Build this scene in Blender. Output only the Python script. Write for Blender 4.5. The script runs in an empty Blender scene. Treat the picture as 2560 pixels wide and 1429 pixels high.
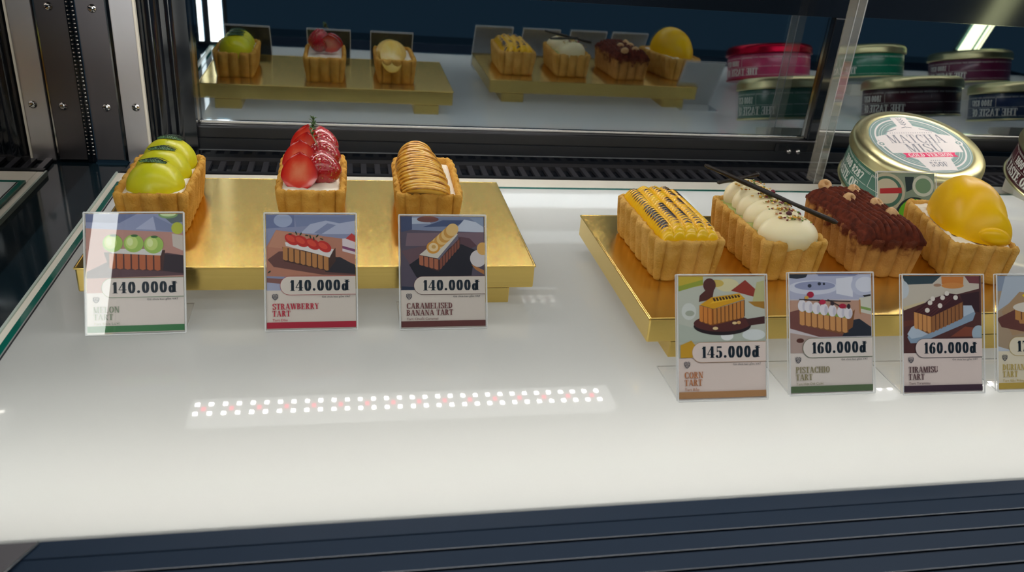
import bpy, bmesh, math, random
from math import sin, cos, pi, sqrt, radians, atan2, hypot
from mathutils import Vector, Matrix, noise as mn
random.seed(7)
scn = bpy.context.scene
COL = scn.collection

# ------------------------------------------------------------------ materials
def lin(c):
    if isinstance(c, str):
        c = c.lstrip('#'); c = [int(c[i:i+2], 16)/255 for i in (0, 2, 4)]
        return tuple((x/12.92 if x <= .04045 else ((x+.055)/1.055)**2.4) for x in c)
    return tuple(c)
MATS = {}
def newmat(name):
    m = bpy.data.materials.new(name); m.use_nodes = True
    nt = m.node_tree; nt.nodes.clear()
    out = nt.nodes.new('ShaderNodeOutputMaterial')
    return m, nt, out
def N(nt, t, **kw):
    n = nt.nodes.new(t)
    for k, v in kw.items():
        if k.startswith('_'): setattr(n, k[1:], v)
        else: n.inputs[k.replace('_', ' ')].default_value = v
    return n
def pbr(name, col, rough=.5, metal=0., spec=.5, coat=0., coat_rough=.05, sss=0., sss_r=(.01, .006, .004),
        var=None, vscale=60., vdet=4., bump=0., bscale=200., emit=None, estr=0., tone=None, tone_noise=0., bdist=.001, stretch=None):
    """plain procedural material; var = second colour mixed in by noise; tone = ramp stops driven by the 'tone' attribute"""
    if name in MATS: return MATS[name]
    m, nt, out = newmat(name)
    p = N(nt, 'ShaderNodeBsdfPrincipled')
    p.inputs['Roughness'].default_value = rough; p.inputs['Metallic'].default_value = metal
    p.inputs['Specular IOR Level'].default_value = spec
    p.inputs['Coat Weight'].default_value = coat; p.inputs['Coat Roughness'].default_value = coat_rough
    p.inputs['Subsurface Weight'].default_value = sss; p.inputs['Subsurface Radius'].default_value = sss_r
    p.inputs['Subsurface Scale'].default_value = 1.
    c = (*lin(col), 1)
    p.inputs['Base Color'].default_value = c
    tc = N(nt, 'ShaderNodeTexCoord'); vec = tc.outputs['Object']
    if stretch:
        mp = N(nt, 'ShaderNodeMapping'); mp.inputs['Scale'].default_value = stretch
        nt.links.new(vec, mp.inputs['Vector']); vec = mp.outputs['Vector']
    csock = None
    if tone:
        a = N(nt, 'ShaderNodeAttribute', _attribute_name='tone')
        f = a.outputs['Fac']
        if tone_noise:
            nz = N(nt, 'ShaderNodeTexNoise', Scale=vscale, Detail=vdet); nt.links.new(vec, nz.inputs['Vector'])
            ma = N(nt, 'ShaderNodeMath', _operation='MULTIPLY_ADD'); ma.inputs[1].default_value = tone_noise; ma.inputs[2].default_value = -.5*tone_noise
            nt.links.new(nz.outputs['Fac'], ma.inputs[0])
            ad = N(nt, 'ShaderNodeMath', _operation='ADD', _use_clamp=True); nt.links.new(ma.outputs[0], ad.inputs[0]); nt.links.new(f, ad.inputs[1]); f = ad.outputs[0]
        r = N(nt, 'ShaderNodeValToRGB'); e = r.color_ramp.elements
        while len(e) < len(tone): e.new(.5)
        for el, (pos, cc) in zip(e, tone): el.position = pos; el.color = (*lin(cc), 1)
        nt.links.new(f, r.inputs['Fac']); csock = r.outputs['Color']
    elif var is not None:
        nz = N(nt, 'ShaderNodeTexNoise', Scale=vscale, Detail=vdet); nt.links.new(vec, nz.inputs['Vector'])
        r = N(nt, 'ShaderNodeValToRGB'); e = r.color_ramp.elements
        e[0].position = .36; e[0].color = (*lin(var), 1); e[1].position = .62; e[1].color = c
        nt.links.new(nz.outputs['Fac'], r.inputs['Fac']); csock = r.outputs['Color']
    if csock: nt.links.new(csock, p.inputs['Base Color'])
    if bump:
        nb = N(nt, 'ShaderNodeTexNoise', Scale=bscale, Detail=5.); nt.links.new(vec, nb.inputs['Vector'])
        b = N(nt, 'ShaderNodeBump', Strength=bump, Distance=bdist); nt.links.new(nb.outputs['Fac'], b.inputs['Height']); nt.links.new(b.outputs['Normal'], p.inputs['Normal'])
    if emit: p.inputs['Emission Color'].default_value = (*lin(emit), 1); p.inputs['Emission Strength'].default_value = estr
    nt.links.new(p.outputs[0], out.inputs[0])
    MATS[name] = m; return m
def schlick(nt, f0, power=5.):
    lw = N(nt, 'ShaderNodeLayerWeight', Blend=.5)
    pw = N(nt, 'ShaderNodeMath', _operation='POWER'); pw.inputs[1].default_value = power; nt.links.new(lw.outputs['Facing'], pw.inputs[0])
    ma = N(nt, 'ShaderNodeMath', _operation='MULTIPLY_ADD'); ma.inputs[1].default_value = 1-f0; ma.inputs[2].default_value = f0; nt.links.new(pw.outputs[0], ma.inputs[0])
    return ma.outputs[0]
def clear(name, f0=.04, tint=(1, 1, 1), rough=0.):
    """clear sheet: see-through with a glossy surface"""
    if name in MATS: return MATS[name]
    m, nt, out = newmat(name)
    t = N(nt, 'ShaderNodeBsdfTransparent', Color=(*tint, 1)); g = N(nt, 'ShaderNodeBsdfGlossy', Roughness=rough)
    g.inputs['Color'].default_value = (1, 1, 1, 1)
    mx = N(nt, 'ShaderNodeMixShader'); nt.links.new(schlick(nt, f0), mx.inputs[0]); nt.links.new(t.outputs[0], mx.inputs[1]); nt.links.new(g.outputs[0], mx.inputs[2])
    nt.links.new(mx.outputs[0], out.inputs[0]); MATS[name] = m; return m
def edgeclear(name, col, k=.5):
    if name in MATS: return MATS[name]
    m, nt, out = newmat(name)
    t = N(nt, 'ShaderNodeBsdfTransparent'); d = N(nt, 'ShaderNodeBsdfPrincipled', Roughness=.15); d.inputs['Base Color'].default_value = (*lin(col), 1)
    mx = N(nt, 'ShaderNodeMixShader'); mx.inputs[0].default_value = k
    nt.links.new(t.outputs[0], mx.inputs[1]); nt.links.new(d.outputs[0], mx.inputs[2]); nt.links.new(mx.outputs[0], out.inputs[0]); MATS[name] = m; return m
def mirror(name, tint, f0, trans=(.5, .6, .65), rough=.004):
    if name in MATS: return MATS[name]
    m, nt, out = newmat(name)
    t = N(nt, 'ShaderNodeBsdfTransparent', Color=(*trans, 1)); g = N(nt, 'ShaderNodeBsdfGlossy', Roughness=rough); g.inputs['Color'].default_value = (*tint, 1)
    mx = N(nt, 'ShaderNodeMixShader'); nt.links.new(schlick(nt, f0), mx.inputs[0]); nt.links.new(t.outputs[0], mx.inputs[1]); nt.links.new(g.outputs[0], mx.inputs[2])
    nt.links.new(mx.outputs[0], out.inputs[0]); MATS[name] = m; return m
def brushed(name, col, rough, aniso, tangent, bump=.0, bsc=(8, 500, 500)):
    if name in MATS: return MATS[name]
    m, nt, out = newmat(name)
    p = N(nt, 'ShaderNodeBsdfPrincipled', Metallic=1., Roughness=rough, Anisotropic=aniso); p.inputs['Base Color'].default_value = (*lin(col), 1)
    v = N(nt, 'ShaderNodeCombineXYZ', X=tangent[0], Y=tangent[1], Z=tangent[2]); nt.links.new(v.outputs[0], p.inputs['Tangent'])
    tc = N(nt, 'ShaderNodeTexCoord'); mp = N(nt, 'ShaderNodeMapping'); mp.inputs['Scale'].default_value = bsc; nt.links.new(tc.outputs['Object'], mp.inputs['Vector'])
    nz = N(nt, 'ShaderNodeTexNoise', Scale=1., Detail=3.); nt.links.new(mp.outputs[0], nz.inputs['Vector'])
    ma = N(nt, 'ShaderNodeMapRange'); ma.inputs['To Min'].default_value = rough*.8; ma.inputs['To Max'].default_value = rough*1.25; nt.links.new(nz.outputs['Fac'], ma.inputs['Value']); nt.links.new(ma.outputs[0], p.inputs['Roughness'])
    if bump:
        b = N(nt, 'ShaderNodeBump', Strength=bump, Distance=.0005); nt.links.new(nz.outputs['Fac'], b.inputs['Height']); nt.links.new(b.outputs['Normal'], p.inputs['Normal'])
    nt.links.new(p.outputs[0], out.inputs[0]); MATS[name] = m; return m
def emitter(name, col, s):
    if name in MATS: return MATS[name]
    m, nt, out = newmat(name); e = N(nt, 'ShaderNodeEmission', Strength=s); e.inputs[0].default_value = (*lin(col), 1)
    nt.links.new(e.outputs[0], out.inputs[0]); MATS[name] = m; return m
def ink(hexcol):
    return pbr('print_'+hexcol.strip('#'), hexcol, rough=.45, spec=.3)

# ------------------------------------------------------------------ mesh building
class MB:
    def __init__(s): s.v = []; s.f = []; s.m = []; s.sm = []; s.mats = []; s.tone = []
    def mi(s, mat):
        if mat not in s.mats: s.mats.append(mat)
        return s.mats.index(mat)
    def add(s, vs, fs, mat, smooth=False, M=None, tone=None):
        b = len(s.v); k = s.mi(mat)
        s.v += [tuple(M @ Vector(v)) if M else tuple(v) for v in vs]
        s.tone += list(tone) if tone is not None else [0.]*len(vs)
        for f in fs: s.f.append([b+i for i in f]); s.m.append(k); s.sm.append(smooth)
    def box(s, lo, hi, mat, M=None):
        x0, y0, z0 = lo; x1, y1, z1 = hi
        v = [(x0, y0, z0), (x1, y0, z0), (x1, y1, z0), (x0, y1, z0), (x0, y0, z1), (x1, y0, z1), (x1, y1, z1), (x0, y1, z1)]
        s.add(v, [(3, 2, 1, 0), (4, 5, 6, 7), (0, 1, 5, 4), (1, 2, 6, 5), (2, 3, 7, 6), (3, 0, 4, 7)], mat, M=M)
    def grid(s, P, mat, smooth=True, closeu=False, closev=False, tone=None, M=None, flip=False):
        nu = len(P); nv = len(P[0]); vs = [p for row in P for p in row]; fs = []
        for i in range(nu if closeu else nu-1):
            for j in range(nv if closev else nv-1):
                a, b, c, d = i*nv+j, ((i+1) % nu)*nv+j, ((i+1) % nu)*nv+(j+1) % nv, i*nv+(j+1) % nv
                fs.append((a, d, c, b) if flip else (a, b, c, d))
        s.add(vs, fs, mat, smooth, M, [t for row in tone for t in row] if tone else None)
    def lathe(s, prof, mat, n=64, M=None, smooth=True, a0=0., a1=2*pi):
        full = abs(a1-a0-2*pi) < 1e-6
        P = [[(r*cos(a0+(a1-a0)*k/n), r*sin(a0+(a1-a0)*k/n), z) for k in range(n if full else n+1)] for r, z in prof]
        s.grid(P, mat, smooth, closev=full, M=M, flip=True)
    def tube(s, path, rad, mat, n=8, smooth=True, caps=True, M=None, flat=1.):
        path = [Vector(p) for p in path]; P = []; up = Vector((0, 0, 1))
        for i, p in enumerate(path):
            t = (path[min(i+1, len(path)-1)]-path[max(i-1, 0)]).normalized()
            u = t.cross(up)
            if u.length < 1e-3: u = t.cross(Vector((1, 0, 0)))
            u.normalize(); w = u.cross(t); r = rad[i] if isinstance(rad, (list, tuple)) else rad
            P.append([tuple(p+u*cos(2*pi*k/n)*r+w*sin(2*pi*k/n)*r*flat) for k in range(n)])
        s.grid(P, mat, smooth, closev=True, M=M)
        if caps:
            s.add(P[0], [tuple(range(n))], mat, False, M); s.add(P[-1], [tuple(reversed(range(n)))], mat, False, M)
    def ball(s, c, r, mat, nu=10, nv=14, M=None, tone=None):
        rx, ry, rz = r if isinstance(r, (tuple, list)) else (r, r, r)
        P = [[(c[0]+rx*sin(pi*i/nu)*cos(2*pi*j/nv), c[1]+ry*sin(pi*i/nu)*sin(2*pi*j/nv), c[2]+rz*cos(pi*i/nu)) for j in range(nv)] for i in range(nu+1)]
        s.grid(P, mat, True, closev=True, M=M, tone=[[tone]*nv]*(nu+1) if tone is not None else None)
    def poly(s, pts, mat, z=0., M=None):
        a = sum(pts[i][0]*pts[(i+1) % len(pts)][1]-pts[(i+1) % len(pts)][0]*pts[i][1] for i in range(len(pts)))
        if a < 0: pts = pts[::-1]
        s.add([(x, y, z) for x, y in pts], [tuple(range(len(pts)))], mat, M=M)
    def build(s, name, parent=None, loc=None, bevel=0., seg=2, rot=None):
        me = bpy.data.meshes.new(name); me.from_pydata(s.v, [], s.f)
        for m in s.mats: me.materials.append(m)
        me.polygons.foreach_set('material_index', s.m); me.polygons.foreach_set('use_smooth', s.sm)
        if any(s.tone):
            a = me.attributes.new('tone', 'FLOAT', 'POINT'); a.data.foreach_set('value', s.tone)
        me.update()
        o = bpy.data.objects.new(name, me); COL.objects.link(o)
        if parent: o.parent = parent
        if loc: o.location = loc
        if rot: o.rotation_euler = rot
        if bevel:
            b = o.modifiers.new('edge', 'BEVEL'); b.width = bevel; b.segments = seg; b.limit_method = 'ANGLE'; b.angle_limit = radians(40)
        return o
def tag(o, label=None, cat=None, group=None, kind=None):
    if label: o['label'] = label
    if cat: o['category'] = cat
    if group: o['group'] = group
    if kind: o['kind'] = kind
    return o
def thing(name, label, cat, loc=(0, 0, 0), rz=0., group=None):
    o = bpy.data.objects.new(name, None); COL.objects.link(o); o.location = loc; o.rotation_euler = (0, 0, rz)
    o.empty_display_size = .02
    return tag(o, label, cat, group)
def part(o, label): o['label'] = label; return o

# ------------------------------------------------------------------ lettering (own high-contrast serif)
class Pen:
    def __init__(s, T, t): s.T = T; s.t = t; s.q = []
    def rect(s, x0, y0, x1, y1): s.q.append([(x0, y0), (x1, y0), (x1, y1), (x0, y1)])
    def V(s, x, y0=0., y1=1., sf=(1, 1)):
        T, t = s.T, s.t; s.rect(x-T/2, y0, x+T/2, y1); e = .09
        if sf[0]: s.rect(x-T/2-e, y0, x+T/2+e, y0+t)
        if sf[1]: s.rect(x-T/2-e, y1-t, x+T/2+e, y1)
    def vt(s, x, y0, y1): s.rect(x-s.t/2, y0, x+s.t/2, y1)
    def H(s, x0, x1, y): s.rect(x0, y-s.t/2, x1, y+s.t/2)
    def D(s, x0, y0, x1, y1, w): s.q.append([(x0-w/2, y0), (x0+w/2, y0), (x1+w/2, y1), (x1-w/2, y1)])
    def sf(s, x, y, e=.15): s.rect(x-e, y, x+e, y+s.t) if y < .5 else s.rect(x-e, y-s.t, x+e, y)
    def stroke(s, pts, wmin=None, pw=1.4):
        n = len(pts); L = []; R = []
        for i, (x, y) in enumerate(pts):
            x0, y0 = pts[max(i-1, 0)]; x1, y1 = pts[min(i+1, n-1)]; dx, dy = x1-x0, y1-y0; d = hypot(dx, dy) or 1; dx /= d; dy /= d
            w = s.t+(s.T-s.t)*abs(dy)**pw; L.append((x-dy*w/2, y+dx*w/2)); R.append((x+dy*w/2, y-dx*w/2))
        for i in range(n-1): s.q.append([L[i], R[i], R[i+1], L[i+1]])
    def E(s, cx, cy, rx, ry, a0=0, a1=360, n=26):
        rx -= s.T/2; ry -= s.t/2
        s.stroke([(cx+rx*cos(radians(a0+(a1-a0)*i/n)), cy+ry*sin(radians(a0+(a1-a0)*i/n))) for i in range(n+1)])
    def curve(s, P, n=8):
        pts = []
        P = [P[0]]+P+[P[-1]]
        for i in range(1, len(P)-2):
            for k in range(n):
                t = k/n; f = lambda a, b, c, d: .5*(2*b+(c-a)*t+(2*a-5*b+4*c-d)*t*t+(3*b-a-3*c+d)*t**3)
                pts.append(tuple(f(P[i-1][j], P[i][j], P[i+1][j], P[i+2][j]) for j in (0, 1)))
        s.stroke(pts+[P[-1]])
    def dot(s, cx, cy, r, n=14): s.q.append([(cx+r*cos(2*pi*i/n), cy+r*sin(2*pi*i/n)) for i in range(n)])
def glyph(ch, T, t):
    p = Pen(T, t); h = T/2; w = .6
    if ch == 'A': p.D(.1, 0, .36, 1, t*1.3); p.D(.38, 1, .66, 0, T); p.H(.17, .56, .32); p.sf(.1, 0, .11); p.sf(.66, 0, .16); w = .8
    elif ch == 'B': p.V(.17); p.E(.22, .755, .36, .245, -90, 90); p.E(.22, .265, .42, .265, -90, 90); p.H(.17, .26, .515); p.H(.17, .26, 1-t/2); p.H(.17, .26, t/2); w = .7
    elif ch == 'C': p.E(.4, .5, .36, .5, 48, 312); p.rect(.62, .66, .62+t, 1); p.rect(.62, 0, .62+t, .3); w = .74
    elif ch == 'D': p.V(.17); p.E(.2, .5, .5, .5, -90, 90); p.H(.17, .24, 1-t/2); p.H(.17, .24, t/2); w = .76
    elif ch == 'E': p.V(.17); p.H(.17, .58, 1-t/2); p.H(.17, .46, .5); p.H(.17, .6, t/2); p.vt(.58, .72, 1); p.vt(.6, 0, .3); p.vt(.46, .38, .62); w = .68
    elif ch == 'F': p.V(.17); p.H(.17, .58, 1-t/2); p.H(.17, .46, .5); p.vt(.58, .72, 1); p.vt(.46, .38, .62); w = .64
    elif ch == 'G': p.E(.4, .5, .36, .5, 48, 312); p.rect(.62, .66, .62+t, 1); p.V(.6, 0, .42, (0, 1)); w = .8
    elif ch == 'H': p.V(.17); p.V(.63); p.H(.17, .63, .5); w = .82
    elif ch == 'I': p.V(.18); w = .38
    elif ch == 'L': p.V(.17); p.H(.17, .58, t/2); p.vt(.58, 0, .34); w = .66
    elif ch == 'M': p.D(.12, 0, .12, 1, t*1.3); p.D(.14, 1, .42, .0, T); p.D(.42, 0, .68, 1, t*1.3); p.V(.74); p.sf(.12, 0, .11); p.sf(.1, 1, .1); w = .94
    elif ch == 'N': p.D(.14, 0, .14, 1, t*1.3); p.D(.16, 1, .62, 0, T); p.D(.66, 0, .66, 1, t*1.3); p.sf(.14, 0, .11); p.sf(.1, 1, .1); p.sf(.66, 1, .12); w = .8
    elif ch == 'O': p.E(.4, .5, .37, .5); w = .8
    elif ch == 'P': p.V(.17); p.E(.22, .73, .4, .27, -90, 90); p.H(.17, .26, 1-t/2); p.H(.17, .26, .46+t/2); w = .66
    elif ch == 'R': p.V(.17); p.E(.22, .74, .37, .26, -90, 90); p.H(.17, .26, 1-t/2); p.H(.17, .3, .48+t/2); p.D(.36, .5, .6, 0, T*.95); p.sf(.64, 0, .1); w = .74
    elif ch == 'S': p.curve([(.55, .8), (.44, .965), (.26, .965), (.13, .85), (.15, .67), (.33, .52), (.5, .37), (.53, .17), (.4, .035), (.22, .035), (.09, .2)]); p.rect(.54, .7, .54+t, .98); p.rect(.08, .02, .08+t, .32); w = .64
    elif ch == 'T': p.V(.34, sf=(1, 0)); p.H(.04, .64, 1-t/2); p.vt(.05, .7, 1); p.vt(.63, .7, 1); w = .68
    elif ch == 'U': p.V(.16, .3, 1, (0, 1)); p.E(.38, .3, .22+h, .3, 180, 360); p.D(.6, .3, .6, 1, t*1.4); p.sf(.6, 1, .11); w = .76
    elif ch == 'V': p.D(.12, 1, .38, 0, T); p.D(.4, 0, .64, 1, t*1.3); p.sf(.12, 1, .15); p.sf(.64, 1, .11); w = .76
    elif ch == 'W': p.D(.12, 1, .34, 0, T); p.D(.36, 0, .54, 1, t*1.3); p.D(.54, 1, .76, 0, T); p.D(.78, 0, .96, 1, t*1.3); p.sf(.12, 1, .15); p.sf(.54, 1, .13); p.sf(.96, 1, .1); w = 1.04
    elif ch == 'Y': p.D(.12, 1, .36, .42, T); p.D(.38, .42, .6, 1, t*1.3); p.V(.36, 0, .46, (1, 0)); p.sf(.12, 1, .15); p.sf(.6, 1, .11); w = .72
    elif ch == '0': p.E(.33, .5, .3, .5); w = .66
    elif ch == '1': p.V(.26, sf=(1, 0)); p.D(.08, .8, .2, .98, t*1.6); p.rect(.06, .78, .2, .84); w = .46
    elif ch == '4': p.V(.44, sf=(1, 0)); p.D(.04, .3, .42, 1, t*1.8); p.rect(.02, .26, .66, .26+t*1.4); w = .68
    elif ch == '5': p.rect(.12, .5, .12+t*1.3, 1); p.rect(.12, .86, .54, 1); p.E(.28, .31, .32, .31, -150, 120); p.dot(.13, .16, .1); w = .64
    elif ch == '6': p.E(.33, .31, .3, .31); p.curve([(.13+h*.2, .3), (.14, .55), (.24, .82), (.42, .97), (.54, .95)]); p.dot(.52, .86, .09); w = .66
    elif ch == '2': p.curve([(.1, .76), (.18, .94), (.36, .96), (.5, .8), (.44, .58), (.24, .3), (.08, .06)]); p.rect(.06, 0, .56, .13); p.dot(.15, .76, .09); w = .62
    elif ch == '7': p.rect(.06, .86, .56, 1); p.D(.2, 0, .54, .9, T*.9); p.vt(.08, .68, 1); w = .6
    elif ch == '8': p.E(.33, .75, .25, .25); p.E(.33, .26, .3, .27); w = .66
    elif ch == '3': p.curve([(.1, .8), (.22, .96), (.4, .94), (.48, .76), (.38, .56), (.22, .52)]); p.curve([(.22, .52), (.44, .46), (.54, .26), (.42, .06), (.2, .04), (.08, .2)]); w = .62
    elif ch == '.': p.dot(.16, .11, .125); w = .34
    elif ch == 'đ': p.E(.3, .31, .27, .33); p.V(.5, 0, 1.0, (1, 1)); p.rect(.3, .8, .74, .8+t*1.6); w = .72
    elif ch == ' ': w = .3
    else: w = .3
    return p.q, w
def lettering(mb, text, mat, x, y, h, width=None, T=.19, t=.055, z=0., M=None, track=.02, warp=None, sx=1.):
    """flat serif letters; width squeezes the line to fit"""
    gs = [glyph(c, T, t) for c in text]; tot = sum(w+track for _, w in gs)
    k = width/(tot*h) if width else sx
    cx = 0.
    for q, w in gs:
        for pl in q:
            pts = [(x+(cx+a)*h*k, y+b*h) for a, b in pl]
            if warp:
                vs = [warp(*p) for p in pts]; mb.add(vs, [tuple(range(len(vs)))], mat)
            else: mb.poly(pts, mat, z, M)
        cx += w+track
def plain(mb, text, mat, x, y, h, width, z=0., right=False):
    cu = bpy.data.curves.new('t', 'FONT'); cu.body = text; cu.size = 1.; cu.resolution_u = 2
    o = bpy.data.objects.new('t', cu); COL.objects.link(o)
    dg = bpy.context.evaluated_depsgraph_get(); me = bpy.data.meshes.new_from_object(o.evaluated_get(dg))
    xs = [v.co.x for v in me.vertices] or [0, 1]; x0, x1 = min(xs), max(xs); k = width/max(x1-x0, 1e-6)
    mb.add([(x+(v.co.x-x0)*k-(width if right else 0), y+v.co.y*h/.72, z) for v in me.vertices], [tuple(p.vertices) for p in me.polygons], mat)
    bpy.data.objects.remove(o); bpy.data.curves.remove(cu); bpy.data.meshes.remove(me)

# ------------------------------------------------------------------ base materials
M_shelf = pbr('white_glass', (.80, .81, .80), rough=.03, spec=.5)
M_cream = pbr('cream_frame', (.95, .91, .79), rough=.3)
M_teal = pbr('glass_edge', '#12695c', rough=.08, spec=.8)
M_edgew = pbr('glass_bevel', '#c9d8cf', rough=.1)
M_black = pbr('black_gloss', (.006, .008, .012), rough=.10, spec=.6)
M_blackm = pbr('black_satin', (.012, .014, .018), rough=.35, spec=.5)
M_navy = pbr('navy_panel', (.017, .034, .064), rough=.5, spec=.22)
M_rail = pbr('dark_rail', (.045, .046, .05), rough=.3, metal=.8)
M_steel = brushed('brushed_steel', (.72, .69, .72), .36, .7, (1, 0, 0), bump=.02, bsc=(400, 400, 6))
M_steeld = brushed('dark_steel', (.17, .155, .165), .30, .7, (1, 0, 0), bump=.02, bsc=(400, 400, 6))
M_chrome = pbr('chrome', (.7, .68, .66), rough=.12, metal=1.)
M_gold = brushed('brushed_gold', (.88, .63, .19), .21, .965, (0, .7, .7), bump=.03, bsc=(14, 900, 900))
M_crust = pbr('crust', '#e0b162', var='#cb9a46', vscale=60, vdet=6, rough=.82, spec=.2, bump=.7, bscale=560, bdist=.0019, sss=.08, sss_r=(.006, .003, .001))
M_crust2 = pbr('crust_golden', '#e0ad54', var='#cc953c', vscale=60, vdet=6, rough=.82, spec=.2, bump=.7, bscale=560, bdist=.0019, sss=.08, sss_r=(.006, .003, .001))
M_crustc = pbr('crust_cocoa', '#c68a48', rough=.84, spec=.2, bump=.7, bscale=560, bdist=.0019, tone=[(0., '#d3a05c'), (.45, '#b8854a'), (.62, '#6b3420'), (1., '#3f1c14')], tone_noise=.9, vscale=110, vdet=6)
M_cream2 = pbr('cream', '#f6eedb', rough=.45, spec=.4, sss=.25, sss_r=(.006, .005, .004), bump=.12, bscale=160)
M_cream3 = pbr('pale_cream', '#f3e7bd', rough=.4, spec=.45, sss=.3, sss_r=(.006, .005, .003), bump=.06, bscale=130)
M_paper = pbr('paper', '#e6dbd2', rough=.5, spec=.3)
M_paperback = pbr('paper_back', '#d9d6d6', rough=.6, spec=.3)
M_acryl = clear('clear_acrylic', .035)
M_acryle = edgeclear('acrylic_edge', '#f4f6f6', .55)

# ------------------------------------------------------------------ the setting
XL, YF, YB, XR = -.2634, .393, .9865, 1.75
TUBE_F, TUBE_R = 13, 10
def struct(o, label=None): o['kind'] = 'structure'; return tag(o, label)
b = MB(); b.box((-.3145, .30, -.03), (-.2625, 1.10, -.008), pbr('floor_gloss', (.007, .018, .026), rough=.09, spec=.6)); b.box((-.2625, .9885, -.03), (XR, 1.10, -.008), M_black); struct(b.build('floor'), 'black glossy base around the white shelf')
def opal(name):
    m, nt, out = newmat(name)
    d = N(nt, 'ShaderNodeBsdfDiffuse'); d.inputs[0].default_value = (.425, .445, .445, 1); t = N(nt, 'ShaderNodeBsdfTranslucent'); t.inputs[0].default_value = (.95, .95, .93, 1)
    g = N(nt, 'ShaderNodeBsdfGlossy', Roughness=.02); g.inputs[0].default_value = (1, 1, 1, 1)
    m1 = N(nt, 'ShaderNodeMixShader'); m1.inputs[0].default_value = .30; nt.links.new(d.outputs[0], m1.inputs[1]); nt.links.new(t.outputs[0], m1.inputs[2])
    m2 = N(nt, 'ShaderNodeMixShader'); nt.links.new(schlick(nt, .035), m2.inputs[0]); nt.links.new(m1.outputs[0], m2.inputs[1]); nt.links.new(g.outputs[0], m2.inputs[2])
    nt.links.new(m2.outputs[0], out.inputs[0]); return m
M_opal = opal('opal_glass'); M_boxw = pbr('box_white', (.42, .42, .41), rough=.7)
sh = thing('display_shelf', 'large white lit glass shelf with a green glass edge under all the cakes', 'shelf', (0, 0, -.008))
b = MB(); x1 = XR-.02
b.add([(XL, YF, .001), (x1, YF, .001), (x1, YB, .001), (XL, YB, .001), (XL, YF, .0074), (x1, YF, .0074), (x1, YB, .0074), (XL, YB, .0074), (XL+.0006, YF+.0006, .008), (x1-.0006, YF+.0006, .008), (x1-.0006, YB-.0006, .008), (XL+.0006, YB-.0006, .008)],
      [(8, 9, 10, 11), (0, 1, 5, 4), (1, 2, 6, 5), (2, 3, 7, 6), (3, 0, 4, 7), (4, 5, 9, 8), (5, 6, 10, 9), (6, 7, 11, 10), (7, 4, 8, 11)], M_opal); b.build('glass_panel', sh)
b = MB(); b.box((XL+.002, YF+.003, -.112), (x1, YB-.002, -.108), M_boxw); b.box((XL+.001, YF+.002, -.112), (XL+.002, YB, .0005), M_boxw); b.box((XL+.002, YF+.001, -.112), (x1, YF+.003, .0005), M_boxw); b.box((XL+.002, YB-.002, -.112), (x1, YB, .0005), M_boxw); b.build('light_box', sh)
for yy, st in ((YF+.022, TUBE_F), (YB-.022, TUBE_R)):
    b = MB(); b.tube([(XL+.01, yy, -.088), (x1-.01, yy, -.088)], .009, emitter('box_tube_%d' % st, (1., .97, .89) if yy < .5 else (1., 1., .95), st), 12); b.build('tube', sh)
b = MB()
b.box((-.2738, YF+.002, 0), (XL-.0022, 1.028, .0052), M_cream); b.box((XL-.0022, YB+.0022, 0), (XR-.02, 1.028, .0052), M_cream)
b.build('light_frame', sh, bevel=.0008)
b = MB()
b.box((XL-.0022, YF, .001), (XL+.0030, YB+.0022, .0082), M_teal); b.box((XL+.0042, YF+.001, .001), (XL+.0056, YB-.004, .0081), M_blackm); b.box((XL+.0030, YB-.0038, .001), (XR-.02, YB+.0022, .0082), M_teal)
part(b.build('glass_edge', sh), 'green glass edge')
b = MB(); b.box((-.2762, YF+.002, 0), (-.2741, 1.03, .006), M_edgew); b.build('edge_trim', sh)
# rear slotted vent
v = thing('air_vent', 'black slotted air vent running along the back of the white shelf', 'vent', (0, 1.028, -.008))
b = MB(); b.box((-.272, .003, 0), (XR, .010, .006), M_blackm); b.box((-.272, .052, 0), (XR, .066, .006), pbr('vent_grey', (.05, .05, .055), rough=.3, metal=.5))
b.build('vent_frame', v)
b = MB(); mg = pbr('vent_bar', (.085, .085, .10), rough=.3, metal=.6)
for i in range(112):
    x = -.268+i*.0178
    b.box((x, .010, .001), (x+.0072, .052, .0052), mg)
b.build('slat_panel', v)
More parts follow.
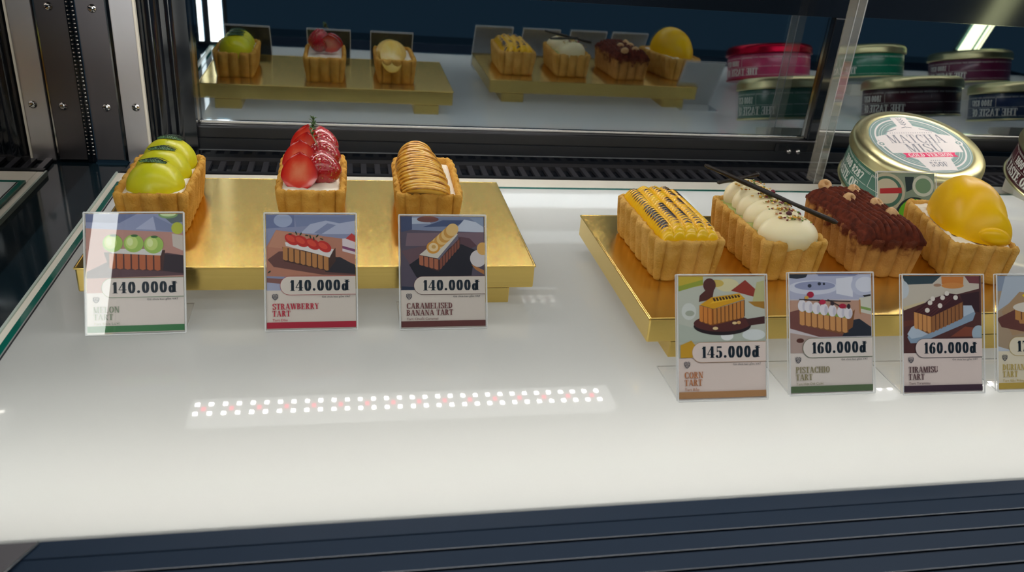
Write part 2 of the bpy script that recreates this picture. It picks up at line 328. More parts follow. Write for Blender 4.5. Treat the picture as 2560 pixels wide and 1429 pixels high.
# back panels
b = MB(); b.box((-.2445, 1.094, -.008), (XR, 1.1, .0075), M_black); b.box((-.2445, 1.0975, .0075), (XR, 1.1, .022), M_blackm); b.box((-.2445, 1.0935, .0072), (XR, 1.096, .0081), pbr('grey_line', (.12, .13, .14), rough=.3))
struct(b.build('baseboard_back'))
M_door = mirror('door_glass', (.86, .93, 1.), .31, (.42, .55, .60), .012)
def door(name, x0, x1, y, z0, z1, xs, screws):
    d = thing(name, None, None, (0, y, 0)); d['kind'] = 'structure'
    b = MB(); b.box((x0, 0, z0), (x1, .004, z1), M_door); b.build('mirror_pane', d)
    b = MB(); b.box((x0-.02, -.012, .020), (x1+.018, .006, z0-.004), M_rail)
    b.build('bottom_rail', d, bevel=.003, seg=3)
    b = MB(); b.box((x0, -.0035, z0-.004), (x1, .001, z0), M_chrome); b.build('pane_trim', d, bevel=.0008)
    b = MB(); b.box((x0-.02, -.010, z1), (x1+.018, .008, z1+.10), M_black); b.build('top_rail', d)
    b = MB(); b.box((x0, -.002, z1-.0012), (x1, .001, z1), M_chrome); b.build('top_trim', d)
    b = MB(); b.box((x1, -.010, z0-.004), (x1+.018, .008, z1), M_black); b.build('stile', d, bevel=.002)
    b = MB(); b.box((x1-.0026, -.003, z0), (x1, .001, z1), M_chrome); b.build('side_trim', d)
    b = MB(); b.box((x0, -.003, z0), (x0+.0012, .001, z1), M_chrome); b.build('side_trim', d)
    if screws:
        b = MB(); b.box((x1-.05, -.0135, .012), (x1+.002, -.0125, .034), M_black); b.build('bracket', d)
        for sx in (x1-.027, x1-.012):
            b = MB(); b.lathe([(0, .003), (.0022, .0028), (.0036, .0012), (.0038, 0)], M_chrome, 20, Matrix.Rotation(pi/2, 4, 'X'))
            b.lathe([(.0012, .0033), (0, .0025)], M_black, 6, Matrix.Rotation(pi/2, 4, 'X'))
            b.build('screw', d, (sx, -.0135, .022))
    return d
door('door_1', -.1885, .6705, 1.112, .0425, .2149, None, True)
door('door_2', .70, 1.72, 1.138, .0455, .214, None, False)
b = MB(); b.box((-.3145, 1.36, -.3), (2.6, 1.38, .6), pbr('back_wall', (.004, .014, .022), rough=.7)); struct(b.build('wall_back'), 'dark navy wall behind the sliding doors')
# left end: mirror-like glass wall, steel plates with screws, black pillar
b = MB(); b.box((-.3185, .34, -.02), (-.3145, 1.09, .30), mirror('side_glass', (.80, .78, .76), .42, (.22, .22, .22), .012)); struct(b.build('wall_left'), 'reflective glass end wall on the left')
b = MB(); b.box((-.34, .3, -.03), (-.33, 1.12, .30), M_blackm); struct(b.build('wall_left'), 'dark end panel behind the side glass')
b = MB()
for i in range(62): b.ball((-.3118, 1.0775, .004+i*.0048), (.0016, .0016, .0011), M_chrome, 5, 7)
b.box((-.3142, 1.0775, -.006), (-.3095, 1.0795, .30), M_black)
struct(b.build('trim_3'), 'beaded strip in the corner of the case')
def screw(par, x, z, rot):
    b = MB(); b.lathe([(0, .0022), (.003, .0021), (.0046, .0012), (.005, 0)], M_chrome, 24, Matrix.Rotation(pi/2, 4, 'X'))
    b.box((-.0046, -.0026, -.0005), (.0046, -.0018, .0005), M_black, Matrix.Rotation(rot, 4, 'Y')); b.build('screw', par, (x, 0, z))
p1 = thing('trim_1', 'dark brushed steel plate in the back left corner', None, (0, 1.079, 0)); p1['kind'] = 'structure'
b = MB(); b.box((-.3092, 0, -.004), (-.2762, .006, .30), M_steeld); b.build('plate', p1, bevel=.0006); screw(p1, -.291, .18, .5); screw(p1, -.290, .0633, .1)
b = MB(); b.box((-.2768, -.0012, -.004), (-.2752, .004, .30), M_chrome); b.build('plate_edge', p1)
p2 = thing('trim_2', 'bright steel plate in the back left corner', None, (0, 1.079, 0)); p2['kind'] = 'structure'
b = MB(); b.box((-.2722, 0, -.006), (-.2462, .006, .30), M_steel); b.build('plate', p2, bevel=.0006); screw(p2, -.2562, .0644, .6)
b = MB(); b.box((-.2465, -.0015, -.006), (-.2435, .006, .30), M_cream); b.build('plate_edge', p2, bevel=.0006)
b = MB(); b.box((-.2754, .004, -.006), (-.2720, .008, .30), M_black, Matrix.Translation((0, 1.079, 0)))
b.box((-.2435, 1.088, -.006), (-.1885, 1.11, .30), M_black)
for x, r, y in ((-.229, .011, 1.091), (-.2085, .0085, 1.095), (-.1945, .0055, 1.099)):
    b.lathe([(r, -.006), (r, .30)], M_black, 28, Matrix.Translation((x, y, 0)))
struct(b.build('trim_4'), 'black glossy corner pillar')
# canopy and lamps
b = MB(); b.box((-.33, .56, .312), (XR, 1.13, .33), M_blackm); struct(b.build('ceiling'), 'black canopy over the shelf')
WL = 100.
M_led = emitter('led_white', (1., .975, .91), WL); M_ledr = emitter('led_red', (1., .06, .14), WL*.11); M_leds = pbr('led_housing', (.75, .75, .75), rough=.4, emit=(1, 1, 1), estr=1.6)
def led_strip(label, x0, x1, y, z, wide=.048):
    s = thing('ceiling_led_strip', label, 'light', (x0, y, z), 0, 'led strips above the shelf')
    b = MB(); b.box((0, -wide/2, .001), (x1-x0, wide/2, .014), M_leds); b.build('housing', s)
    w = MB(); n = int((x1-x0)/.0176)
    for i in range(n):
        x = .0088+i*.0176
        for r in (-1, 1):
            w.box((x-.0027, r*.0105-.0028, 0), (x+.0027, r*.0105+.0028, .0011), M_led)
        if i % 2 == 0: w.box((x+.0088-.0027, -.0040, 0), (x+.0088+.0027, .0040, .0011), M_ledr)
    tag(w.build('led_row', s), kind='stuff')
    return s
led_strip('long led strip under the rear of the canopy above the left cakes', -.206, .368, .951, .298)
led_strip('long led strip under the rear of the canopy above the tins', .66, 1.234, .951, .298)
def front_strip(label, x0, x1, y, z, st):
    s = thing('ceiling_led_strip', label, 'light', (x0, y, z), 0, 'led strips above the shelf')
    b = MB(); b.box((0, -.05, .001), (x1-x0, .05, .012), M_blackm); b.build('housing', s)
    b = MB(); b.box((0, -.045, -.001), (x1-x0, .045, .001), emitter('front_tube', (1., .975, .93), st)); b.build('diffuser', s)
front_strip('led tube along the front rail of the case', -.25, .85, .36, .348, 4.2)
s = thing('ceiling_led_strip', 'added wide soft light panel, unseen under the middle of the canopy', 'light', (-.28, .69, .304), 0, 'led strips above the shelf')  # unseen extra light, added to brighten the tart tops from above
b = MB(); b.box((0, -.034, .001), (1.9, .034, .008), M_blackm); b.build('housing', s)
b = MB(); b.box((.01, -.030, -.001), (1.89, .030, .001), emitter('added_mid_light', (1., .97, .90), 2.2)); b.build('diffuser', s)
def post(label, x, tilt, bars, col, st):
    s = thing('light_post', label, 'light', (x, .40, 0), 0, 'corner light posts')
    R = Matrix.Rotation(-tilt, 4, 'X')
    b = MB(); b.box((-.030, -.012, 0), (.030, -.001, .31), M_blackm, R); b.build('housing', s)
    for k, (xa, xb) in enumerate(bars):
        b = MB(); b.box((xa, -.001, .006), (xb, .001, .305), emitter('post_tube_%d' % int(x*10), col, st), R); b.build('diffuser', s)
post('white light post at the left front corner of the case', -.269, 0., ((-.026, -.017), (-.004, .022)), (.97, 1., .95), 7.)
post('slanted greenish light post far along the right front of the case', 1.5, .40, ((-.028, .006), (.014, .020), (.024, .028)), (.95, 1., .55), 5.)
# front grille
g = thing('front_grille', 'dark navy slatted grille below the front edge of the white shelf', 'grille', (0, 0, 0))
b = MB()
for i in range(10):
    y = .3790-i*.0146
    b.box((-.6, -.0115, -.0012), (XR, 0, .0012), M_navy, Matrix.Translation((0, y, -.0022-.0006*i)) @ Matrix.Rotation(radians(9), 4, 'X'))
    b.tube([(-.6, y-.0115, -.0030-.0006*i), (XR, y-.0115, -.0030-.0006*i)], .00045, pbr('slat_edge', (.20, .21, .23), rough=.25, metal=.9), 6)
b.build('slat_panel', g, bevel=.0012)
b = MB(); b.box((-.6, .379, -.03), (XR, .3926, -.0004), M_navy); b.build('front_lip', g, bevel=.0006)
b = MB(); b.box((-.6, .0, -.06), (XR, .39, -.032), M_black); b.build('backing', g)
cb = thing('corner_bracket', 'small steel bracket below the front left corner of the shelf', 'bracket', (-.172, .3905, .0000))
mbk = pbr('bracket_steel', (.22, .21, .23), rough=.4, metal=.7)
b = MB(); b.add([(-.09, 0, 0), (0, 0, 0), (-.017, -.034, 0), (-.09, -.034, 0), (-.09, 0, .001), (0, 0, .001), (-.017, -.034, .001), (-.09, -.034, .001)], [(3, 2, 1, 0), (4, 5, 6, 7), (0, 1, 5, 4), (1, 2, 6, 5), (2, 3, 7, 6), (3, 0, 4, 7)], mbk); b.build('plate', cb)
b = MB(); b.tube([(0, 0, .0009), (-.017, -.034, .0009)], .0008, M_chrome); b.build('plate_edge', cb)
# acrylic divider
dv = thing('divider_panel', 'clear acrylic divider standing behind the tiramisu tart', 'divider', (.6535, 1.03, -.003))
b = MB(); b.box((0, 0, 0), (.0125, .022, .30), edgeclear('acrylic_body', '#efe9d6', .16)); b.build('panel', dv, bevel=.0008)  # cream body colour stands in for the reflected shelf frame
b = MB()
for x in (.0004, .0121): b.tube([(x, .0004, 0), (x, .0004, .30)], .0006, M_acryle, 6)  # whitish lines painted for light piped along the acrylic edges
b.build('polished_edge', dv)
b = MB(); b.box((-.0003, -.0006, 0), (.0128, -.0002, .30), clear('acrylic_gloss', .12)); b.build('face', dv)

# ------------------------------------------------------------------ gold risers
ZT = .0385
def tray(label, x0, x1, y0, y1):
    t = thing('gold_tray', label, 'tray', ((x0+x1)/2, (y0+y1)/2, 0), 0, 'gold risers under the tarts')
    w, d = (x1-x0)/2, (y1-y0)/2
    b = MB(); b.box((-w, -d, ZT-.0227), (w, d, ZT), M_gold); b.build('top', t, bevel=.0014, seg=3)
    b = MB(); r = .0011
    for a, c in (((-w, -d), (w, -d)), ((w, -d), (w, d)), ((w, d), (-w, d)), ((-w, d), (-w, -d))): b.tube([(a[0], a[1], ZT-.0009), (c[0], c[1], ZT-.0009)], r, M_gold, 8)
    b.build('folded_edge', t)
    for s in (-1, 1):
        xa = s*(w-.022); xb = s*(w-.062)
        b = MB(); b.box((min(xa, xb), -d+.001, 0), (max(xa, xb), d-.001, ZT-.0227), M_gold); b.build('leg', t, bevel=.0008)
    return t
tray('low brushed gold riser on the left carrying three tarts', -.2225, .1676, .6715, .8970)
tray('low brushed gold riser on the right carrying four tarts', .2435, .6265, .5675, .7965)

# ------------------------------------------------------------------ tarts
TL, TW, TH, TAP = .1195, .0655, .0390, .0046
def perim(a, bb, r, s):
    """rounded rectangle, half sizes a x bb, corner radius r, s in 0..1 -> point, normal"""
    segs = [2*(bb-r), r*pi/2, 2*(a-r), r*pi/2]*2; P = sum(segs); s = (s % 1)*P
    k = 0
    while s > segs[k]: s -= segs[k]; k += 1
    c = [(a-r, -bb+r), (a-r, bb-r), (-a+r, bb-r), (-a+r, -bb+r)]
    if k == 0: return (a, -bb+r+s), (1, 0)
    if k == 2: return (a-r-s, bb), (0, 1)
    if k == 4: return (-a, bb-r-s), (-1, 0)
    if k == 6: return (-a+r+s, -bb), (0, -1)
    i = {1: 1, 3: 2, 5: 3, 7: 0}[k]; a0 = {1: 0, 3: pi/2, 5: pi, 7: 1.5*pi}[k]; th = a0+s/r
    return (c[i][0]+r*cos(th), c[i][1]+r*sin(th)), (cos(th), sin(th))
def crust(par, mat, seed, lobes=22, cocoa=False):
    b = MB(); n = 416; a, bb, r = TW/2, TL/2, .012
    prof = [(0, .0001), (.6, .0), (.88, .0004), (.965, .002), (1., .0055)]
    rows = []; tones = []
    def pt(s, off, z, amp):
        (x, y), (nx, ny) = perim(a, bb, r, s)
        ph = s*lobes*pi; lob = abs(sin(ph))**.5
        d = off+amp*(lob-.8)*.0056
        q = Vector((x*9, y*9, z*9+seed*3.1)); d += .0005*mn.noise(q*12)+.0004*mn.noise(q*36)
        return (x+nx*d, y+ny*d, z)
    # underside
    rows.append([(x*.0, y*.0, .0) for (x, y), _ in (perim(a, bb, r, k/n) for k in range(n))])
    rows.append([pt(k/n, -TAP-.006, .0002, .1) for k in range(n)])
    for z, o, am in ((.0004, -TAP-.0012, .7), (.002, -TAP-.0001, 1), (.006, -TAP*.86, 1), (.011, -TAP*.72, 1), (.016, -TAP*.58, 1), (.021, -TAP*.44, 1), (.026, -TAP*.31, 1), (.031, -TAP*.18, 1), (.035, -TAP*.07, .95), (.0375, -.0003, .8), (.0390, -.0014, .5)):
        rows.append([pt(k/n, o, z+(.0016*mn.noise(Vector((k/n*60, seed, z*40)))+.0008*mn.noise(Vector((k/n*170, seed, z*40))) if z > .033 else 0), am) for k in range(n)])
    for o, z, am in ((-.0032, .0396, .2), (-.0052, .0386, .1), (-.0062, .035, 0), (-.0066, .028, 0)):
        rows.append([pt(k/n, o, z+.0015*mn.noise(Vector((k/n*70, seed+5, o*900)))+.0008*mn.noise(Vector((k/n*190, seed+7, o*1500))), am) for k in range(n)])
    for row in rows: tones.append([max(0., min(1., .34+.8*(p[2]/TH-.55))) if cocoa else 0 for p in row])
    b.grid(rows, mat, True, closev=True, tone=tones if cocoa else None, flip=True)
    return b.build('crust', par)
def fill(par, mat, z, name='cream_filling', amp=.0015, seed=0):
    b = MB(); nx, ny = 26, 48; w, l = TW/2-.0052, TL/2-.0052; P = []
    for i in range(ny+1):
        v_ = -1+2*i/ny; row = []
        for j in range(nx+1):
            u = -1+2*j/nx; k = (1-abs(u)**6)**.5*(1-abs(v_)**8)**.5
            uu, vv = u*w, v_*l
            if abs(u) > .75 and abs(v_) > .85: f = .985; uu *= f; vv *= f
            row.append((uu, vv, z-.004+.004*k+amp*mn.noise(Vector((u*3, v_*6, seed)))*k))
        P.append(row)
    b.grid(P, mat, True, flip=True); return b.build(name, par)
def tart(label, x, y, rz, seed, mat, sc=(1, 1, 1)):
    t = thing('loaf_tart', label, 'tart', (x, y, ZT), rz, 'loaf shaped tarts on the gold risers'); t.scale = sc; crust(t, mat, seed, cocoa=(mat is M_crustc)); return t
RT = lambda *a: Matrix.Translation(a)
# melon
t = tart('loaf tart topped with three yellow green melon balls and small leaves', -.1736, .7985, 0, 1, M_crust2)
fill(t, M_cream2, .0375, seed=1)
M_melon = pbr('melon_flesh', '#dcd618', var='#ccd01e', vscale=30, rough=.36, spec=.4, coat=.12, coat_rough=.2, sss=.12, sss_r=(.004, .005, .001), bump=.04, bscale=120)
M_leaf = pbr('leaf_green', '#5f8a58', rough=.55, var='#23402c', vscale=500, vdet=2, stretch=(1, .35, 1))
M_leafd = pbr('leaf_vein', '#1d3526', rough=.6)
def leaf(par, at, rz, L=.024, W=.0066):
    b = MB(); P = []; n = 16
    for i in range(n+1):
        f = i/n; w = W*sin(pi*min(1, f*.97+.02))**.75*(1-.2*f); row = []
        for j in range(7):
            u = -1+2*j/6; row.append(((f-.5)*L, u*w, .0012*(1-u*u)-.006*(f-.5)**2*4*.5+.0004*sin(f*60+abs(u)*3)))
        P.append(row)
    b.grid(P, M_leaf, True)
    b.tube([((i/8-.5)*L*1.08, 0, .0014-.012*(i/8-.5)**2) for i in range(9)], .00028, M_leafd, 5)
    for i in range(1, 11):
        f = i/11
        for s in (-1, 1):
            x = (f-.5)*L; w = W*sin(pi*f)**.8
            b.tube([(x, 0, .0014-.012*(f-.5)**2), (x+.0022, s*w*.6, .0012-.012*(f-.5)**2), (x+.0042, s*w*1.05, .0002-.012*(f-.5)**2)], [.0003, .00026, .0001], M_leafd, 4)
    return b.build('leaf', par, at, rot=(0, 0, rz))
for i, (yy, zz, rr, lx) in enumerate(((-.0290, .0350, .0252, .000), (.0030, .0368, .0252, .0010), (.0335, .0385, .0250, .0018))):
    b = MB(); P = []; nu, nv = 24, 48
    for a in range(nu+1):
        th = pi*.62*a/nu
        P.append([(rr*sin(th)*cos(2*pi*k/nv)*1.01, rr*sin(th)*sin(2*pi*k/nv), rr*(cos(th)*.98)+.0003*mn.noise(Vector((th*3, cos(2*pi*k/nv)*2, i*7)))) for k in range(nv)])
    b.grid(P, M_melon, True, closev=True)
    m = b.build('melon_ball', t, (lx, yy, zz)); leaf(m, (-.001+.001*i, .003, rr+.0002), (-.15, -.05, -.2)[i])
# strawberry
t = tart('loaf tart topped with glossy sliced strawberries and a sprig of thyme', -.0347, .8110, 0, 2, M_crust2)
fill(t, M_cream2, .0385, seed=2, amp=.003)
M_cut = pbr('strawberry_cut', '#c62a14', rough=.18, spec=.6, coat=.6, tone=[(0., '#f08a62'), (.42, '#e4482a'), (.8, '#d02010'), (1., '#a80f0c')], tone_noise=.25, vscale=160, sss=.2, sss_r=(.006, .002, .001))
def seeded(name, c1, c2):
    m = pbr(name, c1, rough=.22, spec=.6, coat=.7, coat_rough=.06, sss=.12, sss_r=(.005, .001, .001))
    nt = m.node_tree; p = nt.nodes['Principled BSDF']
    tc = N(nt, 'ShaderNodeTexCoord'); vo = N(nt, 'ShaderNodeTexVoronoi', Scale=330.); nt.links.new(tc.outputs['Object'], vo.inputs['Vector'])
    r = N(nt, 'ShaderNodeValToRGB'); e = r.color_ramp.elements; e[0].position = .12; e[0].color = (*lin('#d9a24a'), 1); e[1].position = .24; e[1].color = (*lin(c1), 1)
    k = e.new(.75); k.color = (*lin(c2), 1)
    nt.links.new(vo.outputs['Distance'], r.inputs['Fac']); nt.links.new(r.outputs['Color'], p.inputs['Base Color'])
    b = N(nt, 'ShaderNodeBump', Strength=.8, Distance=.0012); nt.links.new(vo.outputs['Distance'], b.inputs['Height']); b.invert = True; nt.links.new(b.outputs['Normal'], p.inputs['Normal'])
    return m
M_berry = seeded('strawberry_skin', '#9c0d18', '#b4101c')
def berry(par, at, rot, R=.0165, L=.038, face=True):
    """half strawberry: tip along +Z, cut face towards -Y, skin towards +Y"""
    b = MB(); n = 22; prof = []
    for i in range(n+1):
        f = i/n
        r = R*(min(1., f/.34)**.36 if f < .34 else max(0, 1-((f-.34)/.66)**2.1)**.80)
        prof.append((max(r, 1e-5), f*L))
    P = [[(r*cos(pi*k/20), r*sin(pi*k/20)*.85, z) for k in range(21)] for r, z in prof]
    b.grid(P, M_berry, True, flip=True)
    F = []; T = []
    for i, (r, z) in enumerate(prof):
        row = []; tr = []
        for j in range(13):
            u = -1+2*j/12; e = abs(u)
            row.append((r*u, -.0006*(1-u*u), z)); tr.append(min(1., max(e, abs(2*(i/n)-.95)*1.02)**1.6))
        F.append(row); T.append(tr)
    b.grid(F, M_cut, True, tone=T)
    return b.build('strawberry_half', par, at, rot=rot)
d2 = radians
for at, rot, R, L in (((-.0115, -.0455, .0355), (d2(-28), d2(-4), d2(-14)), .0178, .0370), ((-.0115, -.0215, .0400), (d2(-26), d2(-4), d2(-12)), .0172, .0370),
                      ((-.0100, .0000, .0425), (d2(-22), d2(2), d2(-22)), .0160, .0360), ((-.0105, .0230, .0430), (d2(-20), d2(2), d2(-25)), .0160, .0365)):
    berry(t, at, rot, R, L)
for at, rot, R, L in (((.0120, -.0290, .0350), (d2(-34), 0, d2(180+10)), .0182, .0350), ((.0125, -.0010, .0400), (d2(-30), d2(6), d2(180+4)), .0175, .0350), ((.0115, .0270, .0420), (d2(-22), d2(6), d2(180+6)), .0165, .0360)):
    berry(t, at, (-rot[0]*0+d2(30), rot[1], rot[2]), R, L)
M_thyme = pbr('thyme_leaf', '#2c4a22', rough=.55, var='#47682f', vscale=300); M_stem = pbr('thyme_stem', '#7d7a4a', rough=.6)
b = MB(); pth = [(.001, .026, .0860), (.0015, .016, .080), (.0, .006, .0775), (.002, -.006, .0755), (.006, -.018, .0715)]
b.tube(pth, [.0005, .0006, .0007, .0007, .0006], M_stem, 6); sp = b.build('thyme_sprig', t)
b = MB()
for i in range(44):
    f = random.random()**1.3*3.0; k = min(3, int(f)); f -= k; p = Vector(pth[k]).lerp(Vector(pth[k+1]), f)
    a = random.random()*6.28; L = random.uniform(.003, .0058); dv_ = Vector((cos(a)*.8, sin(a)*.5+.1, random.uniform(.0, .9))).normalized(); q = p+dv_*L
    b.tube([p, p.lerp(q, .5)+Vector((0, 0, .0003)), q], [.0003, .0011, .0002], M_thyme, 6, flat=.35)
b.build('foliage', sp)
# banana
t = tart('loaf tart topped with caramelised overlapping banana slices', .0778, .8045, -.02, 3, M_crust2)
fill(t, M_cream2, .0365, seed=3, amp=.003)
M_ban = pbr('banana_caramel', '#e6b850', rough=.28, spec=.5, coat=.5, coat_rough=.15, tone=[(0., '#f2d684'), (.54, '#efc04a'), (.78, '#d89a2c'), (1., '#7a4410')], tone_noise=.5, vscale=170, vdet=5, sss=.15, sss_r=(.006, .004, .001), bump=.2, bscale=260)
NB = 21
for i in range(NB):
    f = i/(NB-1); yy = -.044+.092*f; rx = .0250-.003*abs(f-.35)-.005*max(0, f-.72)*3.4; rz = .0245+.004*f; zc = .0335+.0085*f; xx = -.002-.006*f
    b = MB(); n = 40; th = .0046; rows = []; tn = []
    wob = [1+.035*mn.noise(Vector((cos(2*pi*k/n)*1.7, sin(2*pi*k/n)*1.7, i*1.3))) for k in range(n)]
    for (s, yo, tt) in ((.02, -th*.5, .05), (.6, -th*.55, .15), (.95, -th*.5, .42), (1., -th*.25, .92), (1.0, th*.25, .62), (.95, th*.5, .3), (.02, th*.5, .1)):
        rows.append([(rx*s*wob[k]*cos(2*pi*k/n), yo, rz*s*wob[k]*sin(2*pi*k/n)) for k in range(n)]); tn.append([tt+.2*mn.noise(Vector((k*.25, i, 3))) for k in range(n)])
    b.grid(rows, M_ban, True, closev=True, tone=tn)
    b.build('banana_slice', t, (xx, yy, zc), rot=(d2(52-14*f), d2(3*sin(i*1.7)), d2(-6+4*sin(i*2.3))))
# corn
def height_topping(par, name, mat, zf, tonef=None, nu=60, nv=150, w=None, l=None, skirt=.036):
    b = MB(); w = w or TW/2-.0045; l = l or TL/2-.004; P = []; T = []
    for i in range(nv+1):
        v_ = -1+2*i/nv; row = []; tr = []
        for j in range(nu+1):
            u = -1+2*j/nu; z = zf(u, v_); x, y = u*w, v_*l
            row.append((x, y, z)); tr.append(tonef(u, v_) if tonef else 0)
        P.append(row); T.append(tr)
    b.grid(P, mat, True, tone=T if tonef else None, flip=True)
    edge = [P[0][j] for j in range(nu+1)]+[P[i][nu] for i in range(1, nv+1)]+[P[nv][j] for j in range(nu-1, -1, -1)]+[P[i][0] for i in range(nv-1, 0, -1)]
    b.grid([[(x, y, skirt) for x, y, z in edge], edge], mat, True, closev=True, flip=True, tone=[[.0]*len(edge)]*2 if tonef else None)
    return b.build(name, par)
t = tart('loaf tart filled with charred yellow corn, first tart on the right riser', .2990, .6945, .010, 4, M_crust, (1.03, 1.06, 1.03))
fill(t, M_cream2, .0365, seed=4)
M_corn = pbr('corn_charred', '#eeb400', rough=.3, spec=.5, coat=.3, tone=[(0., '#fac80a'), (.42, '#f2b806'), (.6, '#8a5218'), (.75, '#2c1a16'), (1., '#191216')], tone_noise=.62, vscale=520, vdet=3, sss=.04, sss_r=(.006, .004, .0005))
def corn_z(u, v_):
    r = abs(sin((u+1)*.5*5*pi))**.6; k = abs(sin(v_*11.5*pi+u*1.4))**.7
    dome = (1-abs(u)**3.2)*(1-abs(v_)**9)
    return .0372+.0110*dome**.6+.0042*r*dome**.3+.0011*k*r
def corn_t(u, v_):
    row = min(4, int((u+1)*2.5)); c = abs(sin((u+1)*.5*5*pi)); st = sin((v_*24+u*5.2+.5*mn.noise(Vector((u*3, v_*5, 7))))*pi)
    patch = mn.noise(Vector((row*7.3, v_*2.6, 2.2)))+mn.noise(Vector((row*3.1, v_*6, 9.1)))*.6
    fade = 1. if v_ > -.8 else max(0, (v_+.97)*5)
    return max(0., min(1., c**1.6*(.5+.5*st)**.7*max(0, min(1.1, .80+1.1*patch))*1.5*fade))
height_topping(t, 'corn_topping', M_corn, corn_z, corn_t, 80, 240, TW/2-.006, TL/2-.0055)
# pistachio
t = tart('loaf tart topped with piped pale cream dollops, pistachio crumbs and dark sticks', .4005, .6935, .015, 5, M_crust, (1.03, 1.06, 1.02))
part(fill(t, pbr('pistachio_cream', '#a8b060', rough=.5, var='#8f9a4a', vscale=120), .0385, 'pistachio_filling', seed=5), 'pale green filling')
def dollop(par, at, rx, ry, rz, tail, turn):
    b = MB(); n, nv = 22, 36; P = []
    for i in range(n+1):
        th = pi*.80*i/n; row = []
        for k in range(nv):
            a = 2*pi*k/nv; c = sin(th)**.92
            x = rx*c*cos(a); y = ry*c*sin(a)*(1+(tail if sin(a) < 0 else 0)*abs(sin(a))); z = rz*cos(th)
            if sin(a) < 0: z -= tail*.35*rz*abs(sin(a))*c*max(0, cos(th)+.2)
            q = 1+.018*mn.noise(Vector((x*120, y*120, at[1]*400))); row.append((x*q, y*q+.0025*(1-i/n)**2, z*q))
        P.append(row)
    b.grid(P, M_cream3, True, closev=True); return b.build('cream_dollop', par, at, rot=(radians(-12), 0, turn))
for i, yy in enumerate((-.0380, -.0205, -.0035, .0135, .0300, .0460)):
    dollop(t, (.0012*sin(i*2), yy, .0385+.0007*i), .0285 if i == 0 else .0268-.0007*i, .0150 if i == 0 else .0128, .0175, .62 if i == 0 else .15, .06*sin(i*1.9))
M_stick = pbr('chocolate_stick', '#17120f', rough=.45, var='#2b221c', vscale=300, bump=.5, bscale=300)
def stick(par, a, c, r):
    b = MB(); n = 40; a = Vector(a); c = Vector(c); dirn = (c-a).normalized(); u = dirn.cross(Vector((0, 0, 1))).normalized(); w = u.cross(dirn); P = []
    for i in range(n+1):
        f = i/n; tw = f*5.; row = []
        for k in range(8):
            q = 2*pi*k/8; rr = r*(1+.18*cos(2*(q-tw)))*(1 if 0 < i < n else .6); row.append(tuple(a.lerp(c, f)+(u*cos(q)+w*sin(q))*rr))
        P.append(row)
    b.grid(P, M_stick, True, closev=True); b.add(P[0], [tuple(range(8))], M_stick); b.add(P[-1], [tuple(reversed(range(8)))], M_stick)
    return part(b.build('chocolate_stick', par), 'dark twisted stick')
stick(t, (-.052, .044, .0755), (.053, -.030, .0462), .0022)
stick(t, (-.040, .034, .0610), (.008, .046, .0660), .0020)
cols = ['#d9a12a', '#e0b85a', '#8a8a2a', '#a8641e', '#f0e2b8', '#6d1a2a', '#5a7a24']; cm = [pbr('crumb_'+c[1:], c, rough=.6) for c in cols]
b = MB()
for i in range(230):
    k = random.randrange(6); yc = (-.0380, -.0205, -.0035, .0135, .0300, .0460)[k]; x = random.gauss(.002, .0085); dy = random.gauss(-.0025, .0035)
    q = 1-(x/.0268)**2-(dy/.0135)**2
    if q < .25: continue
    b.ball((x, yc+dy+.0012, .0386+.0007*k+.0175*sqrt(q)-.21*dy), (random.uniform(.0006, .0019), random.uniform(.0006, .0020), random.uniform(.0004, .0009)), random.choice(cm), 4, 6)
tag(b.build('pistachio_crumbs', t), kind='stuff')
for x, y, z, c in ((.001, -.031, .0560, '#4a1420'), (.014, -.036, .0520, '#7f8a2a'), (-.002, .030, .0570, '#6d1026'), (.014, .024, .0560, '#6d1026'), (.004, .010, .0575, '#7f8a2a'), (.016, .006, .0545, '#9a958a')):
    b = MB(); b.ball((0, 0, 0), (.0030, .0024, .0021), pbr('piece_'+c[1:], c, rough=.35), 7, 10); part(b.build('nut_piece', t, (x, y, z), rot=(.3, .2, x*90)), 'dark red petal piece' if c in ('#4a1420', '#6d1026') else 'green nut piece')
# tiramisu
t = tart('loaf tart covered with brown piped cocoa strands and hazelnut halves', .5065, .6985, -.06, 6, M_crustc, (1.05, 1.07, 1.03))
M_cocoa = pbr('cocoa_strands', '#6a2c18', var='#4a1c10', vscale=150, rough=.75, spec=.2, bump=.2, bscale=700)
def tira_z(u, v_):
    ph = u*5.0*pi+v_*2.6+1.5*mn.noise(Vector((u*2, v_*3.0, 4)))
    rdg = abs(sin(ph))**.55; dome = (1-abs(u)**4)**.6*(1-abs(v_)**10)**.7
    return .0365+.0115*dome+.0050*rdg*(.45+.55*dome)+.0008*mn.noise(Vector((u*9, v_*16, 1)))
height_topping(t, 'cocoa_topping', M_cocoa, tira_z, None, 110, 150, TW/2-.0022, TL/2-.0016, .0345)
M_nut = pbr('hazelnut', '#d9b27e', rough=.45, var='#c69660', vscale=200, sss=.2, sss_r=(.004, .003, .002))
for i, (x, y, rx) in enumerate(((-.016, .052, .3), (.009, .040, .2), (-.0095, .014, .7), (.013, .004, .1), (.015, -.021, .5))):
    b = MB(); b.lathe([(0, -.0012), (.0009, -.0008), (.0018, .0026), (.0030, .0034), (.0046, .0026), (.0057, .0004), (.0054, -.0022), (.0040, -.0042), (0, -.0050)], M_nut, 22, Matrix.Scale(1.18, 4))
    part(b.build('hazelnut_half', t, (x, y, .0508), rot=(.5+rx*.5, .3*sin(i*2.), i*.3)), 'pale hazelnut half')
